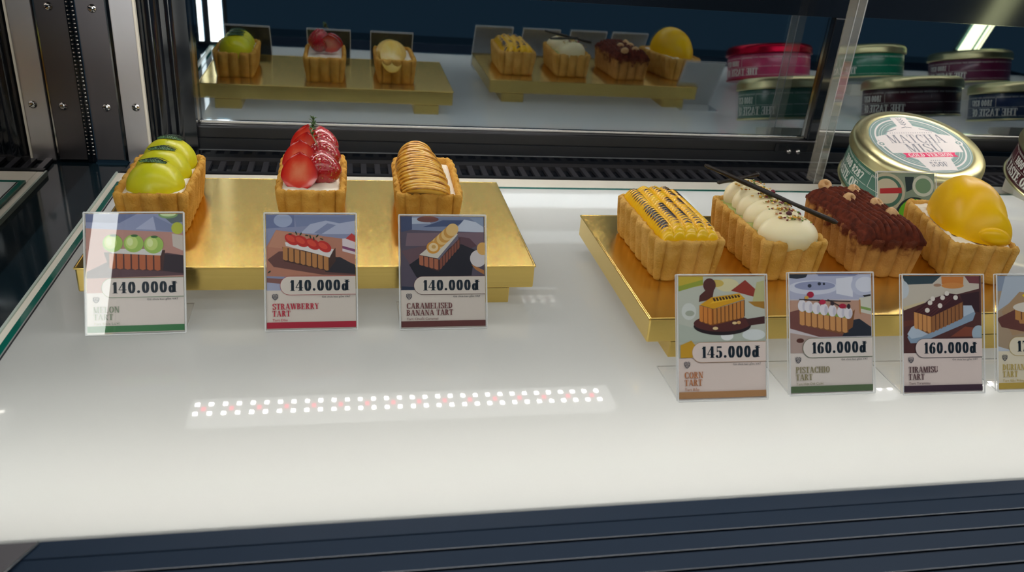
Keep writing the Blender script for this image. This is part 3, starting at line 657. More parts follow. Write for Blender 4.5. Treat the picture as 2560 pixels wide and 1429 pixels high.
# mango
t = tart('loaf tart topped with a large smooth yellow mango cheek on white cream', .6065, .6835, -.235, 7, M_crust, (1.03, 1.07, 1.02))
fill(t, M_cream2, .0385, seed=7, amp=.004)
M_mango = pbr('mango_flesh', '#ffcc06', var='#f4bc00', vscale=22, vdet=2, rough=.38, spec=.3, coat=.06, coat_rough=.25, sss=.04, sss_r=(.004, .0025, .0004), bump=.06, bscale=60)
b = MB(); nu, nv = 48, 64; P = []
for i in range(nu+1):
    f = i/nu; yy = .058-.110*f; row = []
    r = max(0., 1-abs(2*f-1)**2.3)**.56
    tip = math.exp(-((f-.93)/.055)**2)
    for k in range(nv+1):
        a = pi*k/nv
        w = .0300*r*(.80+.32*f)+.0030*tip; h = .0490*r*(.84+.24*f-.14*f*f)+.0015*tip
        wr = 1+.012*mn.noise(Vector((f*4, a*1.6, 3)))
        row.append((w*cos(a)*wr+.004*tip, yy, h*sin(a)**.92*wr if 0 < k < nv else 0.))
    P.append(row)
b.grid(P, M_mango, True); b.add([P[i][0] for i in range(nu+1)]+[P[i][nv] for i in range(nu, -1, -1)], [tuple(range(2*nu+2))], M_mango)
mg_ = b.build('mango_cheek', t, (.003, 0, .0385))
b = MB(); b.ball((0, 0, 0), (.0165, .0090, .0100), M_mango, 18, 28); b.build('mango_tip', mg_, (.006, -.0455, .0060), rot=(.35, .25, .1))

# ------------------------------------------------------------------ price cards
CW, CH, LEAN = .0755, .0985, radians(27.5)
INK = '#14202c'
def ell(cx, cy, rx, ry, n=28, rot=0.):
    return [(cx+rx*cos(2*pi*k/n)*cos(rot)-ry*sin(2*pi*k/n)*sin(rot), cy+rx*cos(2*pi*k/n)*sin(rot)+ry*sin(2*pi*k/n)*cos(rot)) for k in range(n)]
def card(label, x, y, rz, pic, box, price, title, sub, accent, paper=None, tcol=None, back='#7f858e'):
    """box: the frame (x0, y0, x1, y1) in which pic's coordinates are given"""
    c = thing('price_card', label, 'price card', (x, y, .0002), rz, 'price cards in clear holders')
    hold = bpy.data.objects.new('acrylic_holder', None)
    F = Matrix.Rotation(pi/2-LEAN, 4, 'X')         # local x right, y up the card, z towards the reader
    b = MB(); w = CW/2
    b.box((-w, 0, .0012), (w, CH, .0022), M_acryl, F); b.box((-w, 0, -.0022), (w, CH, -.0008), M_acryl, F)
    b.box((-w, .002, 0), (w, .050, .0014), M_acryl)
    h = b.build('acrylic_holder', c)
    b = MB(); r = .0006
    for (p, q) in (((-w, 0), (-w, CH)), ((w, 0), (w, CH)), ((-w, CH), (w, CH)), ((-w, 0), (w, 0))):
        b.tube([F @ Vector((*p, .0017)), F @ Vector((*q, .0017))], r, M_acryle, 6); b.tube([F @ Vector((*p, -.0016)), F @ Vector((*q, -.0016))], r*.8, M_acryle, 6)
    b.tube([(-w, .003, .0008), (-w, .05, .0008), (w, .05, .0008), (w, .003, .0008)], .0005, M_acryle, 6)
    b.build('polished_edge', h)
    pw, ph = CW/2-.0011, CH-.0022
    G = F @ Matrix.Translation((-pw, .0011, 0)); W2 = 2*pw
    pp = pbr('paper_'+(paper or 'e6dbd2').strip('#'), paper or '#e6dbd2', rough=.5, spec=.3)
    b = MB(); b.box((0, 0, -.0003), (W2, ph, 0), pp, G); sheet = b.build('paper_card', c)
    b = MB(); b.box((0, 0, -.0006), (W2, ph, -.0003), pbr('back_'+back[1:], back, rough=.6, spec=.3), G); b.build('card_back', sheet)
    x0, y0, x1, y1 = box
    U = lambda px, py: ((px-x0)/(x1-x0)*W2, (1-(py-y0)/(y1-y0))*ph)
    # printed photograph
    b = MB(); z = .00004; lim = lambda q: (min(max(q[0], 0), W2), min(max(q[1], .338*ph), ph))
    b.poly([(0, .338*ph), (W2, .338*ph), (W2, ph), (0, ph)], ink(pic[0]), z, G)
    for col, pts in pic[1:]:
        z += .000012; q = [lim(U(*p)) for p in pts]
        if abs(sum(q[i][0]*q[(i+1) % len(q)][1]-q[(i+1) % len(q)][0]*q[i][1] for i in range(len(q)))) > 1e-8: b.poly(q, ink(col), z, G)
    b.build('photo_print', sheet)
    zt = z+.00003
    # price pill and band
    b = MB(); acc = ink(accent)
    def pill(u0, v0, v1, zz, m):
        hh = (v1-v0)/2*ph; cx = u0*W2+hh; cy = (v0+v1)/2*ph
        b.poly([(W2, v0*ph), (W2, v1*ph)]+[(cx+hh*cos(pi/2+pi*k/20), cy+hh*sin(pi/2+pi*k/20)) for k in range(21)], m, zz, G)
    b.box((0, .008*ph, zt-.00002), (W2, .061*ph, zt-.00001), acc, G)
    pill(.150, .296, .462, zt, acc); pill(.154, .2995, .4585, zt+.00002, pp)
    part(b.build('price_panel', sheet), 'printed price panel and colour band')
    b = MB(); zz = zt+.00005; dk = ink(INK)
    lettering(b, price, dk, .255*W2, .333*ph, .094*ph, .68*W2, T=.25, t=.045, z=zz, M=G, track=.05)
    part(b.build('price_lettering', sheet), 'dark price '+price)
    b = MB(); q = MB()
    plain(q, 'Giá chưa bao gồm VAT', dk, .94*W2, .271*ph, .0155*ph, .325*W2, 0, True)
    b.add([G @ Vector((v[0], v[1], zz)) for v in q.v], q.f, dk)
    b.build('small_print', sheet)
    b = MB(); tm = ink(tcol or accent)
    for k, ln in enumerate(title):
        lettering(b, ln, tm, .062*W2, (.172-.061*k)*ph, .051*ph, None, T=.20, t=.06, z=zz, M=G, track=.03, sx=1.0)
    q = MB(); plain(q, sub, tm, .064*W2, .071*ph, .021*ph, len(sub)*.0205*W2, 0)
    b.add([G @ Vector((v[0], v[1], zz)) for v in q.v], q.f, tm)
    b.build('title_lettering', sheet)
    # crest with wheat ears
    b = MB(); cx, cy = .094*W2, .283*ph; s = .0021; ci = ink('#2a2f45')
    sh_ = [(-1, .9), (-1, -.2), (-.6, -.8), (0, -1.25), (.6, -.8), (1, -.2), (1, .9)]
    for i in range(6): 
        a, d_ = sh_[i], sh_[i+1]; dx, dy = d_[0]-a[0], d_[1]-a[1]; L = hypot(dx, dy); nx, ny = -dy/L*.13, dx/L*.13
        b.poly([(cx+(a[0]+nx)*s, cy+(a[1]+ny)*s), (cx+(d_[0]+nx)*s, cy+(d_[1]+ny)*s), (cx+(d_[0]-nx)*s, cy+(d_[1]-ny)*s), (cx+(a[0]-nx)*s, cy+(a[1]-ny)*s)], ci, zz, G)
    for col_ in (-.5, 0, .5):
        for r_ in range(3):
            for sg in (-1, 1): b.poly([(px_, py_) for px_, py_ in ell(cx+(col_+sg*.14)*s, cy+(.95-.6*r_-.25*(1-abs(col_)*2))*s, .09*s, .26*s, 8, sg*-.5)], ci, zz+.00001, G)
    b.build('crest', sheet)
    return c
def flutes(x0, y0, x1, y1, h, n, c1, c2, h2=None):
    """printed crust side: quad from (x0,y0)-(x1,y1) of height h with n flutes"""
    out = []; h2 = h2 or h
    for k in range(n):
        a, bq = k/n, (k+.82)/n; A = lambda f: (x0+(x1-x0)*f, y0+(y1-y0)*f); Hh = lambda f: h+(h2-h)*f
        p, q = A(a), A(bq); m1, m2 = Hh(a), Hh(bq)
        out.append((c1, [p, q, (q[0], q[1]+m2*.93), ((p[0]+q[0])/2, (p[1]+q[1])/2+m1*1.0), (p[0], p[1]+m1*.93)]))
        e, g_ = A((k+.8)/n), A((k+1)/n); out.append((c2, [e, g_, (g_[0], g_[1]+m2*.92), (e[0], e[1]+m2*.92)]))
    return out
leafy = lambda pts, c='#26402a': [(c, ell(x, y, 22, 8, 10, k*1.1)) for k, (x, y) in enumerate(pts)]
# picture of the melon tart
pm = ['#b98a80', ('#8f97b8', [(45, 50), (1140, 50), (1140, 270), (45, 215)]), ('#6d779c', [(45, 50), (620, 60), (420, 160), (45, 150)]), ('#aab0cc', [(600, 225), (800, 90), (830, 240)]), ('#7d86a8', [(800, 80), (1010, 180), (1010, 260), (830, 240)]),
      ('#5f6a6e', [(880, 60), (1140, 60), (1140, 150), (1010, 170)]), ('#7fa36a', ell(970, 70, 110, 42)), ('#c9dba8', ell(970, 62, 90, 28)),
      ('#5b3f46', [(45, 690), (330, 560), (950, 490), (1140, 520), (1140, 740), (45, 760)]), ('#33262e', [(860, 500), (1140, 520), (1140, 720), (900, 690)]),
      ('#c9bfb6', [(1010, 280), (1140, 300), (1140, 470), (1020, 420)]), ('#b6bd3a', ell(1075, 220, 70, 66)), ('#4a2c28', [(240, 480), (930, 460), (900, 690), (300, 660)])]
pm += flutes(300, 490, 890, 520, 170, 7, '#b0603a', '#4a2420') + [('#d6d4d2', [(240, 440), (900, 450), (880, 520), (340, 490)])]
for cx, cy in ((340, 380), (575, 385), (800, 400)): pm += [('#9dbf5a', ell(cx, cy, 112, 98)), ('#c3d77c', ell(cx-22, cy-10, 70, 72)), ('#d9e6a4', ell(cx-40, cy-20, 34, 44)), ('#3c6a34', ell(cx+10, cy-85, 40, 14))]
card('price card for the melon tart with a green band, in a clear holder', -.1692, .6262, .0276, pm, (45, 60, 1135, 1360), '140.000đ', ['MELON', 'TART'], 'Tart Dưa Lưới', '#3f7a4a', '#ddd3cc', '#8f9a84', back='#1d242c')
# strawberry
ps = ['#8d94b4', ('#6f7aa0', [(55, 85), (380, 85), (380, 220), (55, 240)]), ('#a2aecb', ell(250, 150, 105, 75)), ('#7d88ac', [(380, 85), (1080, 85), (1080, 180), (400, 220)]), ('#b3bad3', [(450, 290), (560, 190), (740, 150), (900, 180), (1080, 150), (1080, 300), (700, 300)]), ('#8790b2', [(600, 290), (760, 180), (860, 200), (690, 300)]),
      ('#b97f68', [(60, 760), (60, 440), (170, 255), (1080, 370), (1080, 800)]), ('#c48c72', [(170, 260), (700, 320), (620, 500), (80, 440)]), ('#6c4640', [(70, 580), (200, 490), (640, 470), (1080, 640), (1080, 760), (700, 750), (140, 660)]), ('#2f2a30', [(700, 560), (900, 555), (1080, 650), (1080, 745), (730, 720)]), ('#8a5f58', [(60, 780), (330, 800), (300, 920), (60, 830)]), ('#a9aec8', [(60, 830), (260, 850), (220, 925), (60, 925)]),
      ('#e3d6da', [(930, 350), (1080, 340), (1080, 530), (930, 490)]), ('#8a4a72', [(930, 430), (1080, 470), (1080, 500), (930, 460)]), ('#c63a36', [(970, 350), (1040, 290), (1080, 320), (1080, 390)])]
ps += [('#4a3026', [(240, 440), (780, 540), (850, 450), (850, 600), (760, 710), (260, 600)])]+flutes(245, 440, 780, 555, 145, 8, '#b98048', '#4e2f20', 160) + [('#e6e2e0', [(270, 390), (420, 380), (830, 470), (780, 560), (560, 500), (280, 430)])]
for cx, cy in ((350, 360), (460, 380), (590, 410), (720, 440)): ps += [('#c42c22', ell(cx, cy, 88, 56, 24, .5)), ('#dc4a34', ell(cx-14, cy-10, 58, 30, 20, .5))]
ps += leafy([(330, 300), (400, 290), (450, 300), (520, 315), (560, 330), (640, 320), (690, 355), (600, 350), (90, 715)])
card('price card for the strawberry tart with a crimson band', -.0309, .6271, .0072, ps, (55, 85, 1080, 1345), '140.000đ', ['STRAWBERRY', 'TART'], 'Tart Dâu', '#b2283c', '#ddd3c8', '#c23246', back='#1d242c')
# banana
pb = ['#5a5160', ('#7f8aa8', [(50, 75), (1055, 75), (1055, 265), (60, 230)]), ('#3f4a6c', [(50, 75), (190, 75), (190, 230), (60, 260)]), ('#b5c1d3', [(190, 90), (340, 90), (420, 160), (190, 165)]), ('#7a4a44', ell(380, 110, 130, 36)), ('#45547a', [(320, 200), (560, 120), (880, 120), (700, 190)]), ('#c9d2e2', [(690, 250), (820, 110), (1055, 160), (1055, 260)]), ('#8fa0bc', [(880, 90), (1055, 90), (1055, 200)]),
      ('#7d6670', [(130, 270), (1055, 260), (1055, 420), (110, 420)]), ('#6a5058', [(60, 480), (420, 400), (700, 460), (200, 700)]), ('#5e4048', [(740, 310), (880, 330), (970, 420), (900, 450), (760, 420)]), ('#201c26', [(150, 640), (270, 560), (780, 400), (950, 470), (900, 770), (240, 790)]), ('#28324a', [(60, 890), (220, 900), (220, 935), (60, 930)]),
      ('#d8d2d2', ell(985, 570, 100, 100)), ('#b87a44', [(900, 640), (1055, 710), (1055, 760), (950, 700)]), ('#e0b060', ell(1040, 455, 70, 75))]
pb += [('#4a2a26', [(270, 530), (500, 590), (770, 320), (760, 420), (500, 720), (280, 640)])] + flutes(272, 530, 510, 580, 115, 4, '#b06a4a', '#4a2826', 130) + flutes(520, 575, 765, 335, 130, 7, '#8a4f3c', '#3a2020', 100) + [('#d9d4c6', [(275, 525), (380, 440), (690, 230), (740, 290), (500, 570)]), ('#6d6a7a', [(490, 570), (740, 285), (745, 320), (510, 585)])]
for k in range(9): pb += [('#cf9a46' if k % 2 else '#e6c27c', ell(440+29*k, 440-26*k, 78, 70, 22, -.7))]
pb += [('#d89a3a', ell(440, 440, 80, 72)), ('#ecd2a0', ell(442, 436, 58, 50)), ('#cfa45a', ell(446, 432, 26, 22))]
card('price card for the caramelised banana tart with a brown band', .0805, .6251, .0026, pb, (50, 75, 1065, 1375), '140.000đ', ['CARAMELISED', 'BANANA TART'], 'Tart Chuối Caramel', '#6a3a36', '#ddd3c8', '#7a4644', back='#1d242c')
# corn
pc_ = ['#c6cabc', ('#c9b23a', [(60, 55), (330, 55), (330, 150), (60, 200)]), ('#9aa63a', [(60, 160), (330, 90), (330, 140), (60, 215)]), ('#ded6a8', ell(600, 150, 130, 70)), ('#d4b85a', ell(480, 130, 80, 40)), ('#9a3a28', [(640, 210), (800, 95), (920, 200), (940, 290)]), ('#c2c08a', [(930, 120), (1015, 100), (1015, 360), (880, 330)]), ('#b0802a', [(830, 330), (1015, 330), (1015, 410), (900, 380)]),
       ('#d9ddd6', ell(170, 430, 80, 90)), ('#aeb4a2', ell(180, 450, 50, 30)), ('#b9c2b4', [(60, 560), (330, 640), (1015, 680), (1015, 760), (60, 760)]), ('#eef0ee', ell(590, 700, 70, 46)), ('#dfe5e4', ell(890, 690, 130, 60)),
       ('#5a2f26', ell(400, 150, 70, 75)), ('#5a2f26', [(360, 200), (450, 200), (430, 300), (280, 330), (290, 260)]), ('#2a1c1c', ell(540, 590, 320, 100)), ('#5c2e28', ell(540, 560, 320, 92)), ('#4a2824', [(800, 520), (1015, 490), (1015, 570), (840, 590)]),
       ('#8a5218', [(285, 370), (450, 410), (790, 310), (760, 510), (420, 585), (320, 550)])] + flutes(285, 365, 430, 405, 175, 3, '#d98a3a', '#a05a1c', 180) + flutes(440, 408, 790, 315, 165, 8, '#c8843a', '#5a3416', 190) + [('#dfa518', [(290, 360), (420, 280), (730, 240), (795, 300), (440, 405)]), ('#f0c030', [(400, 350), (480, 290), (720, 250), (760, 285)])]
for k in range(9): pc_ += [('#4a2a14', [(430+34*k, 290-4*k), (452+34*k, 286-4*k), (470+34*k, 320-5*k), (448+34*k, 326-5*k)])]
pc_ += [('#ecd29a', ell(458, 614, 30, 17)), ('#ecd29a', ell(672, 560, 26, 15)), ('#e0b070', ell(720, 555, 22, 18)), ('#d0a02a', [(70, 790), (190, 740), (240, 800), (200, 930), (70, 930)])]
card('price card for the corn tart with a tan band, marked 145.000', .2880, .5031, -.0069, pc_, (50, 52, 1020, 1370), '145.000đ', ['CORN', 'TART'], 'Tart Bắp', '#b98a5c', '#e8d8cf', '#bf7a48')
# pistachio
pp_ = ['#d8d0d4', ('#b9bdd4', [(110, 40), (1035, 40), (1035, 330), (110, 320)]), ('#d9dcea', ell(380, 190, 280, 80)), ('#9aa0c0', ell(400, 170, 230, 50)), ('#30343e', [(110, 40), (320, 40), (300, 75), (200, 92), (110, 80)]), ('#8088ae', [(430, 40), (900, 40), (860, 60), (440, 62)]), ('#e4e6f0', [(640, 90), (830, 70), (830, 300), (640, 260)]), ('#c3c8dc', ell(960, 170, 150, 120)), ('#dfe2ee', ell(975, 160, 115, 88)),
       ('#343848', ell(340, 170, 22, 20)), ('#343848', ell(450, 148, 20, 18)), ('#343848', ell(502, 150, 14, 14)), ('#c59c86', [(110, 480), (110, 330), (1035, 340), (1035, 700)]), ('#7d4e46', [(110, 640), (110, 460), (230, 430), (860, 560), (1035, 700), (1035, 740), (440, 740)]), ('#2e303a', [(800, 560), (900, 545), (1035, 640), (1035, 740), (700, 740)]), ('#b9a298', [(110, 690), (440, 750), (260, 930), (110, 930)]), ('#5a3226', ell(225, 778, 42, 26)),
       ('#d8d6c8', [(900, 310), (1035, 290), (1035, 500), (910, 470)]), ('#8aa85a', [(905, 400), (1035, 430), (1035, 460), (910, 430)]), ('#c08a5a', [(895, 330), (915, 330), (920, 500), (900, 480)]), ('#2a2420', [(940, 280), (1035, 270), (1035, 290), (960, 300)]),
       ('#8a5a34', [(220, 440), (750, 530), (850, 440), (820, 640), (700, 715), (280, 610)])] + flutes(222, 445, 770, 540, 160, 8, '#d49a5e', '#8a5630', 170) + [('#90a850', [(225, 440), (800, 500), (770, 540), (400, 480)])]
for k, cx in enumerate((250, 325, 410, 495, 590, 690, 770)): pp_ += [('#ece8ee', ell(cx, 390+15*k, 48, 66)), ('#d2cfdc', ell(cx+22, 400+15*k, 18, 50))]
pp_ += [('#3a2a24', [(218, 314), (800, 344), (800, 354), (218, 326)]), ('#3a2a24', [(540, 320), (690, 400), (684, 410), (532, 328)]), ('#b0203e', ell(345, 268, 38, 34)), ('#c02a4a', ell(478, 352, 38, 28)), ('#b0203e', ell(705, 400, 42, 28)), ('#3e2e34', ell(590, 370, 22, 24)), ('#3e2e34', ell(775, 405, 20, 30)), ('#d9a94a', ell(300, 300, 24, 18))]
card('price card for the pistachio tart with a dull green band', .3841, .5056, -.0038, pp_, (110, 38, 1040, 1365), '160.000đ', ['PISTACHIO', 'TART'], 'Tart Hạt Dẻ Cười', '#5f7350', '#e6dcd4', '#948a62')
# tiramisu
pt_ = ['#5a3430', ('#cfc6b6', [(215, 110), (1000, 110), (1000, 240), (640, 330), (220, 440)]), ('#34464e', [(200, 110), (610, 110), (520, 190), (250, 200)]), ('#ccd3d8', ell(215, 250, 66, 90)), ('#d08038', [(610, 120), (840, 120), (835, 200), (615, 195)]), ('#d89048', ell(727, 210, 115, 30)), ('#7a4044', [(850, 115), (1000, 115), (1000, 190), (900, 185)]), ('#b08a70', ell(570, 205, 40, 16)), ('#d9c9a0', [(220, 420), (430, 365), (440, 380), (225, 455)]), ('#6d3a2c', [(220, 560), (400, 540), (320, 600), (220, 620)]), ('#8a4a34', [(850, 620), (1010, 640), (1010, 720), (700, 720)]), ('#3c2024', [(800, 300), (1000, 270), (1000, 480), (850, 440)]), ('#a9bccb', ell(990, 690, 70, 80)),
       ('#93a9bf', [(258, 720), (300, 640), (780, 420), (920, 420), (958, 490), (930, 560), (380, 780), (290, 780)]), ('#bccbda', [(258, 690), (300, 620), (790, 410), (920, 410), (950, 470), (400, 720), (300, 735)]),
       ('#8a5a34', [(330, 470), (500, 520), (830, 370), (820, 540), (470, 690), (350, 630)])] + flutes(328, 470, 505, 520, 165, 4, '#d89a5a', '#9a6236', 170) + flutes(510, 518, 830, 375, 165, 8, '#a06a3c', '#5a3422', 165) + [('#4a2224', [(330, 465), (480, 350), (680, 285), (770, 300), (830, 370), (500, 520)])]
for k in range(6): pt_ += [('#5e2e2e', [(350+28*k, 470+8*k), (560+36*k, 330-4*k), (568+36*k, 336-4*k), (362+28*k, 474+8*k)])]
pt_ += [('#ece4da', ell(x, y, 24, 24)) for x, y in ((460, 455), (590, 410), (488, 380), (617, 330), (750, 330), (515, 340), (660, 288))]
card('price card for the tiramisu tart with a dark plum band', .4828, .5004, -.0179, pt_, (212, 112, 1020, 1270), '160.000đ', ['TIRAMISU', 'TART'], 'Tart Tiramisu', '#45303c', '#e6d6cf', '#5f3a3c')
# durian
pd_ = ['#b09a80', ('#8f9cb0', [(0, 0), (1000, 0), (1000, 160), (0, 180)]), ('#b9c4d0', [(120, 0), (560, 0), (400, 180), (0, 420)]), ('#b39470', [(60, 420), (300, 190), (1000, 260), (1000, 560), (200, 700)]), ('#6d4038', [(0, 500), (300, 370), (1000, 480), (1000, 780), (60, 600)]), ('#c9d0da', [(0, 820), (220, 900), (0, 960)]), ('#c08a50', [(230, 380), (900, 420), (860, 600), (300, 560)])] + flutes(240, 390, 880, 440, 130, 7, '#c8904e', '#7d5030') + [('#e6dfd0', ell(540, 370, 330, 70)), ('#eccb10', [(330, 230), (560, 130), (820, 200), (860, 330), (480, 350)])]
card('price card for the durian tart with a yellow band, cut by the photo edge', .5715, .4995, -.015, pd_, (0, 0, 1000, 1330), '170.000đ', ['DURIAN', 'TART'], 'Tart Sầu Riêng', '#c6a84e', '#e6dcc4', '#c8b060')
# tin card
pk_ = ['#8fa08a', ('#c9c4a8', ell(150, 300, 330, 300)), ('#4f7a66', ell(150, 300, 280, 250)), ('#d8d0b4', ell(150, 290, 220, 200)), ('#c22f30', [(40, 250), (420, 230), (420, 320), (40, 330)]), ('#2c3a38', [(480, 60), (640, 60), (600, 260), (500, 300)]), ('#d8dcc8', ell(800, 200, 190, 170)), ('#7fa07a', ell(800, 200, 140, 120)), ('#c8b48a', [(0, 620), (500, 560), (420, 840), (0, 840)]), ('#27302a', ell(640, 700, 340, 320)), ('#6fc414', ell(650, 700, 310, 290))]
for k in range(6): pk_ += [('#3f7a10', [(650+300*cos(k*1.05)*.2, 700+280*sin(k*1.05)*.2), (650+300*cos(k*1.05), 700+280*sin(k*1.05)), (650+300*cos(k*1.05+.05), 700+280*sin(k*1.05+.05))])]
card('price card with tins and green slices pictured, behind the mango tart', .6285, .7680, 0, pk_, (0, 0, 1000, 1330), '330.000đ', ['MATCHA', 'MISU'], 'Matcha Misu', '#4f7a66', '#e6dcd4', back='#c9cacc')

# ------------------------------------------------------------------ cake tins
def tin(label, C, tiltdeg, azd, body, lidcol, lab=None, full=False, bodytext=True, mat_lid=None):
    t = thing('cake_tin', label, 'tin', C, 0, 'round cake tins leaning towards the front')
    tl = radians(tiltdeg); n = Vector((sin(tl)*cos(radians(azd)), sin(tl)*sin(radians(azd)), cos(tl)))
    e = Vector((1, 0, 0)); u = (e-n*e.dot(n)).normalized(); v_ = n.cross(u)
    M = Matrix((u, v_, n)).transposed().to_4x4()
    t.rotation_euler = M.to_euler()
    mb_ = pbr('tin_'+body[1:], body, rough=.3, spec=.5, coat=.2); ml = mat_lid or pbr('lid_'+lidcol[1:], lidcol, rough=.36, metal=1.)
    b = MB(); b.lathe([(.0795, -.019), (.0805, -.0205), (.0805, -.066), (.080, -.068), (.074, -.068), (0, -.067)], mb_, 96); bd = b.build('body', t)
    b = MB(); b.lathe([(.0805, -.0645), (.0822, -.0652), (.0828, -.0668), (.0815, -.0682), (.079, -.0682)], ml, 96); b.build('bottom_bead', bd)
    b = MB(); b.lathe([(0, -.0012), (.066, -.0012), (.0672, -.0004), (.0690, 0), (.0740, -.0004), (.0795, -.0022), (.0828, -.0058), (.0840, -.0100), (.0838, -.0158), (.0846, -.0172), (.0842, -.0190), (.0815, -.0196)], ml, 96); lid = b.build('lid', t)
    wm = ink('#eef0e8')
    if bodytext:
        def wrap(a0, z0):
            return lambda x, y: (.0808*sin(a0+x/.0808), -.0808*cos(a0+x/.0808), z0+y)
        b = MB(); R_ = .08072
        def ring(z, h, a0, a1):
            k = 40; b.grid([[(R_*sin(a0+(a1-a0)*i/k), -R_*cos(a0+(a1-a0)*i/k), zz) for i in range(k+1)] for zz in (z, z+h)], wm, True)
        A = radians(-180); Bq = radians(180)
        for z in (-.0262, -.0278, -.0445, -.0605): ring(z, .0005, A, Bq)
        for a in (-1.98, -1.16):
            b.grid([[(R_*sin(a+d), -R_*cos(a+d), zz) for d in (0, .007)] for zz in (-.044, -.0278)], wm, True)
        lettering(b, '1800 8287', wm, 0, 0, .0108, .049, T=.22, t=.09, warp=wrap(-1.90, -.0415))
        lettering(b, 'THE TASTE OF', wm, 0, 0, .0130, .088, T=.24, t=.08, warp=wrap(-2.42, -.0595))
        lettering(b, 'THE TASTE OF', wm, 0, 0, .0130, .088, T=.24, t=.08, warp=wrap(-.95, -.0595))
        part(b.build('body_lettering', bd), 'white lettering around the body')
    if full:
        lb = ink('#8aa6a2'); wt = ink('#efe9e6'); lt = ink('#a8c4be'); gy = ink('#8d8f98'); pk = ink('#ee3d72')
        def disc(b, r0, r1, mat, z, k=72):
            if r0 == 0: b.poly([(r1*cos(2*pi*i/k), r1*sin(2*pi*i/k)) for i in range(k)], mat, z)
            else: b.grid([[(r*cos(2*pi*i/k), r*sin(2*pi*i/k), z) for i in range(k)] for r in (r0, r1)], mat, False, closev=True, flip=True)
        b = MB(); z = -.00110; d = .00003
        disc(b, 0, .0655, lb, z); disc(b, .0628, .0634, wt, z+d); disc(b, .0560, .0582, wt, z+d); disc(b, .0520, .0525, wt, z+d); disc(b, .0488, .0493, wt, z+d); disc(b, 0, .0440, lt, z+d); disc(b, 0, .0425, wt, z+2*d)
        for i in range(24):
            for s in (0, pi):
                a = s-.33+i*.66/23; b.poly([(.046*cos(a), .046*sin(a)), (.0545*cos(a), .0545*sin(a)), (.0545*cos(a+.012), .0545*sin(a+.012)), (.046*cos(a+.012), .046*sin(a+.012))], gy, z+2*d)
        b.poly([(-.056, .016), (-.040, .021), (.040, .021), (.056, .016), (.050, -.021), (-.050, -.021)], wt, z+3*d)
        b.poly([(-.0115, .062), (.0115, .062), (.0115, .040), (.024, .021), (-.024, .021), (-.0115, .040)], wt, z+3*d)
        b.poly([(-.024, -.030), (.024, -.030), (.019, -.060), (-.019, -.060)], wt, z+3*d)
        for s in (-1, 1):
            b.poly(ell(s*.0545, 0, .0062, .0062), wt, z+4*d); b.poly(ell(s*.0545, 0, .0035, .0035), lb, z+5*d); b.poly(ell(s*.0545, 0, .0016, .0016), wt, z+6*d)
            for k in range(7): b.poly(ell(s*(.018+.0030*k), .0335-.0012*k, .0021, .0008, 8, -s*.5), gy, z+5*d)
        # sprig drawing
        for k in range(4):
            for s in (-1, 1): b.poly(ell(s*.0026, .058-.0042*k, .0026, .0008, 10, s*.7), gy, z+5*d)
        b.poly([(-.0003, .062), (.0003, .062), (.0003, .036), (-.0003, .036)], gy, z+5*d)
        for s in (-1, 1): b.poly(ell(s*.004, .0375, .004, .0009, 10, -s*.3), gy, z+5*d)
        lb_o = b.build('lid_label', lid)
        b = MB()
        lettering(b, 'MATCHA', gy, -.040, .0010, .0190, .080, T=.13, t=.04, z=z+6*d)
        lettering(b, 'MISU', gy, -.0245, -.0195, .0185, .050, T=.13, t=.04, z=z+6*d)
        lettering(b, '550F', gy, -.0120, -.0515, .0095, .025, T=.18, t=.06, z=z+6*d)
        for k in range(5): b.poly(ell(-.006+.003*k, -.0385, .0007, .0007, 6), gy, z+6*d)
        for k in range(19): b.poly(ell(-.030+.0033*k, .0245, .0007, .0010, 6), gy, z+6*d)
        part(b.build('lid_lettering', lid), 'grey serif lettering')
        b = MB(); b.poly([(-.037, -.0215), (.037, -.0215), (.0345, -.0262), (.037, -.0312), (-.037, -.0312), (-.0345, -.0262)], pk, z+7*d)
        lettering(b, 'GOLD VERSION', ink('#f7e6e6'), -.031, -.0301, .0074, .062, T=.22, t=.08, z=z+8*d)
        part(b.build('pink_ribbon', lid), 'pink printed ribbon')
    return t
tin('green and gold matcha tin with a round white label, leaning behind the mango tart', (.727, .93, .0893), 16.6, -98, '#4a7a68', '#ded8a4', full=True)
tin('dark maroon tin cut off at the photo edge, beside the matcha tin', (.992, .935, .0893), 16.6, -98, '#4a1a22', '#ded8a4')
tin('dark blue tin beyond the maroon tin, seen only in the mirrored doors', (1.215, .935, .0893), 16.6, -98, '#14284e', '#ded8a4')
tin('pink tin with a red lid in the front row of tins', (.840, .625, .0893), 16.6, -98, '#c23a68', '#b0102e')
tin('bright green tin with a gold lid in the front row of tins', (1.085, .625, .0893), 16.6, -98, '#1a7a5a', '#ded8a4')
tin('purple tin with a gold lid at the far end of the front row', (1.345, .625, .0893), 16.6, -98, '#6a2444', '#ded8a4')
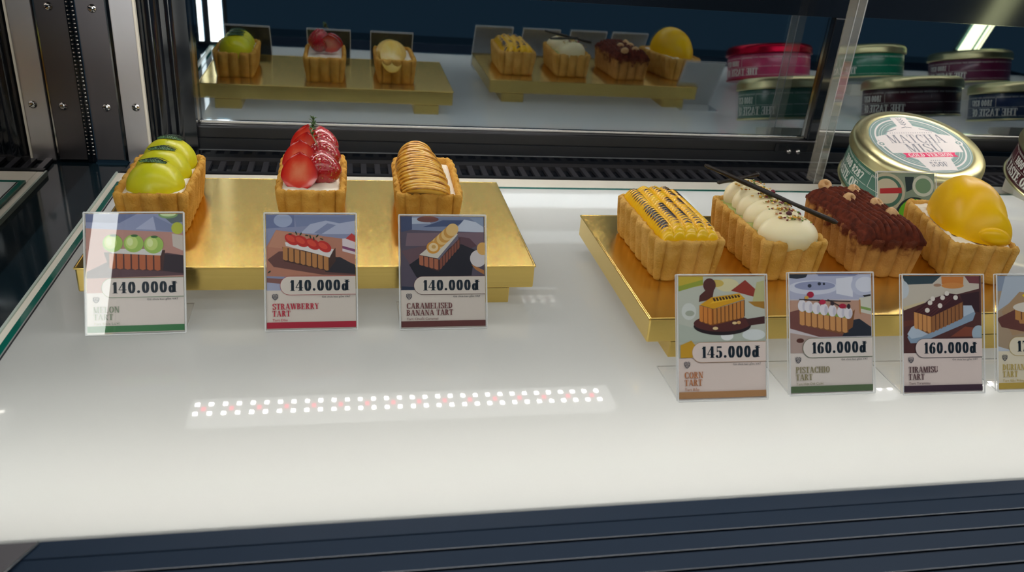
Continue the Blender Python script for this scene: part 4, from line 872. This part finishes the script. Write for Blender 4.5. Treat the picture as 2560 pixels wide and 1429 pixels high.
for k, (x, y, w_) in enumerate(((.727, .985, 'matcha'), (.992, .99, 'maroon'), (1.215, .99, 'dark blue'), (.840, .68, 'pink'), (1.085, .68, 'bright green'), (1.345, .68, 'purple'))):
    s = tag(None or bpy.data.objects.new('tin_wedge', None), None, None) if False else thing('tin_wedge', 'low white wedge hidden under the raised back of the %s tin' % w_, 'wedge', (x, y, .0003), 0, 'wedges under the tins')
    b = MB(); b.add([(-.05, -.035, 0), (.05, -.035, 0), (.05, .015, 0), (-.05, .015, 0), (-.05, -.035, .0095), (.05, -.035, .0095), (.05, .015, .0240), (-.05, .015, .0240)], [(3, 2, 1, 0), (4, 5, 6, 7), (0, 1, 5, 4), (1, 2, 6, 5), (2, 3, 7, 6), (3, 0, 4, 7)], M_cream); b.build('block', s)

# ------------------------------------------------------------------ camera, world
w = bpy.data.worlds.new('World'); scn.world = w; w.use_nodes = True
bg = w.node_tree.nodes['Background']; bg.inputs[0].default_value = (.010, .022, .034, 1); bg.inputs[1].default_value = 1.7
cam = bpy.data.cameras.new('Camera'); co = bpy.data.objects.new('Camera', cam); COL.objects.link(co); scn.camera = co
yaw, pit, rol, f = .2165, .4562, .087, 2073.8
fw = Vector((sin(yaw)*cos(pit), cos(yaw)*cos(pit), -sin(pit))); r = Vector((cos(yaw), -sin(yaw), 0)); u = r.cross(fw)
r2 = r*cos(rol)+u*sin(rol); u2 = -r*sin(rol)+u*cos(rol)
Mx = Matrix((r2, u2, -fw)).transposed().to_4x4(); Mx.translation = (0, 0, .355); co.matrix_world = Mx
cam.sensor_fit = 'HORIZONTAL'; cam.sensor_width = 36; cam.lens = f/2560*36; cam.clip_start = .01; cam.clip_end = 20
cam.dof.use_dof = True; cam.dof.focus_distance = .83; cam.dof.aperture_fstop = 9
scn.view_settings.view_transform = 'Standard'; scn.view_settings.look = 'None'; scn.view_settings.gamma = 1; scn.view_settings.use_curve_mapping = False
scn.view_settings.exposure = .12
scn.cycles.max_bounces = 14; scn.cycles.transparent_max_bounces = 24; scn.cycles.glossy_bounces = 8; scn.cycles.sample_clamp_indirect = 6
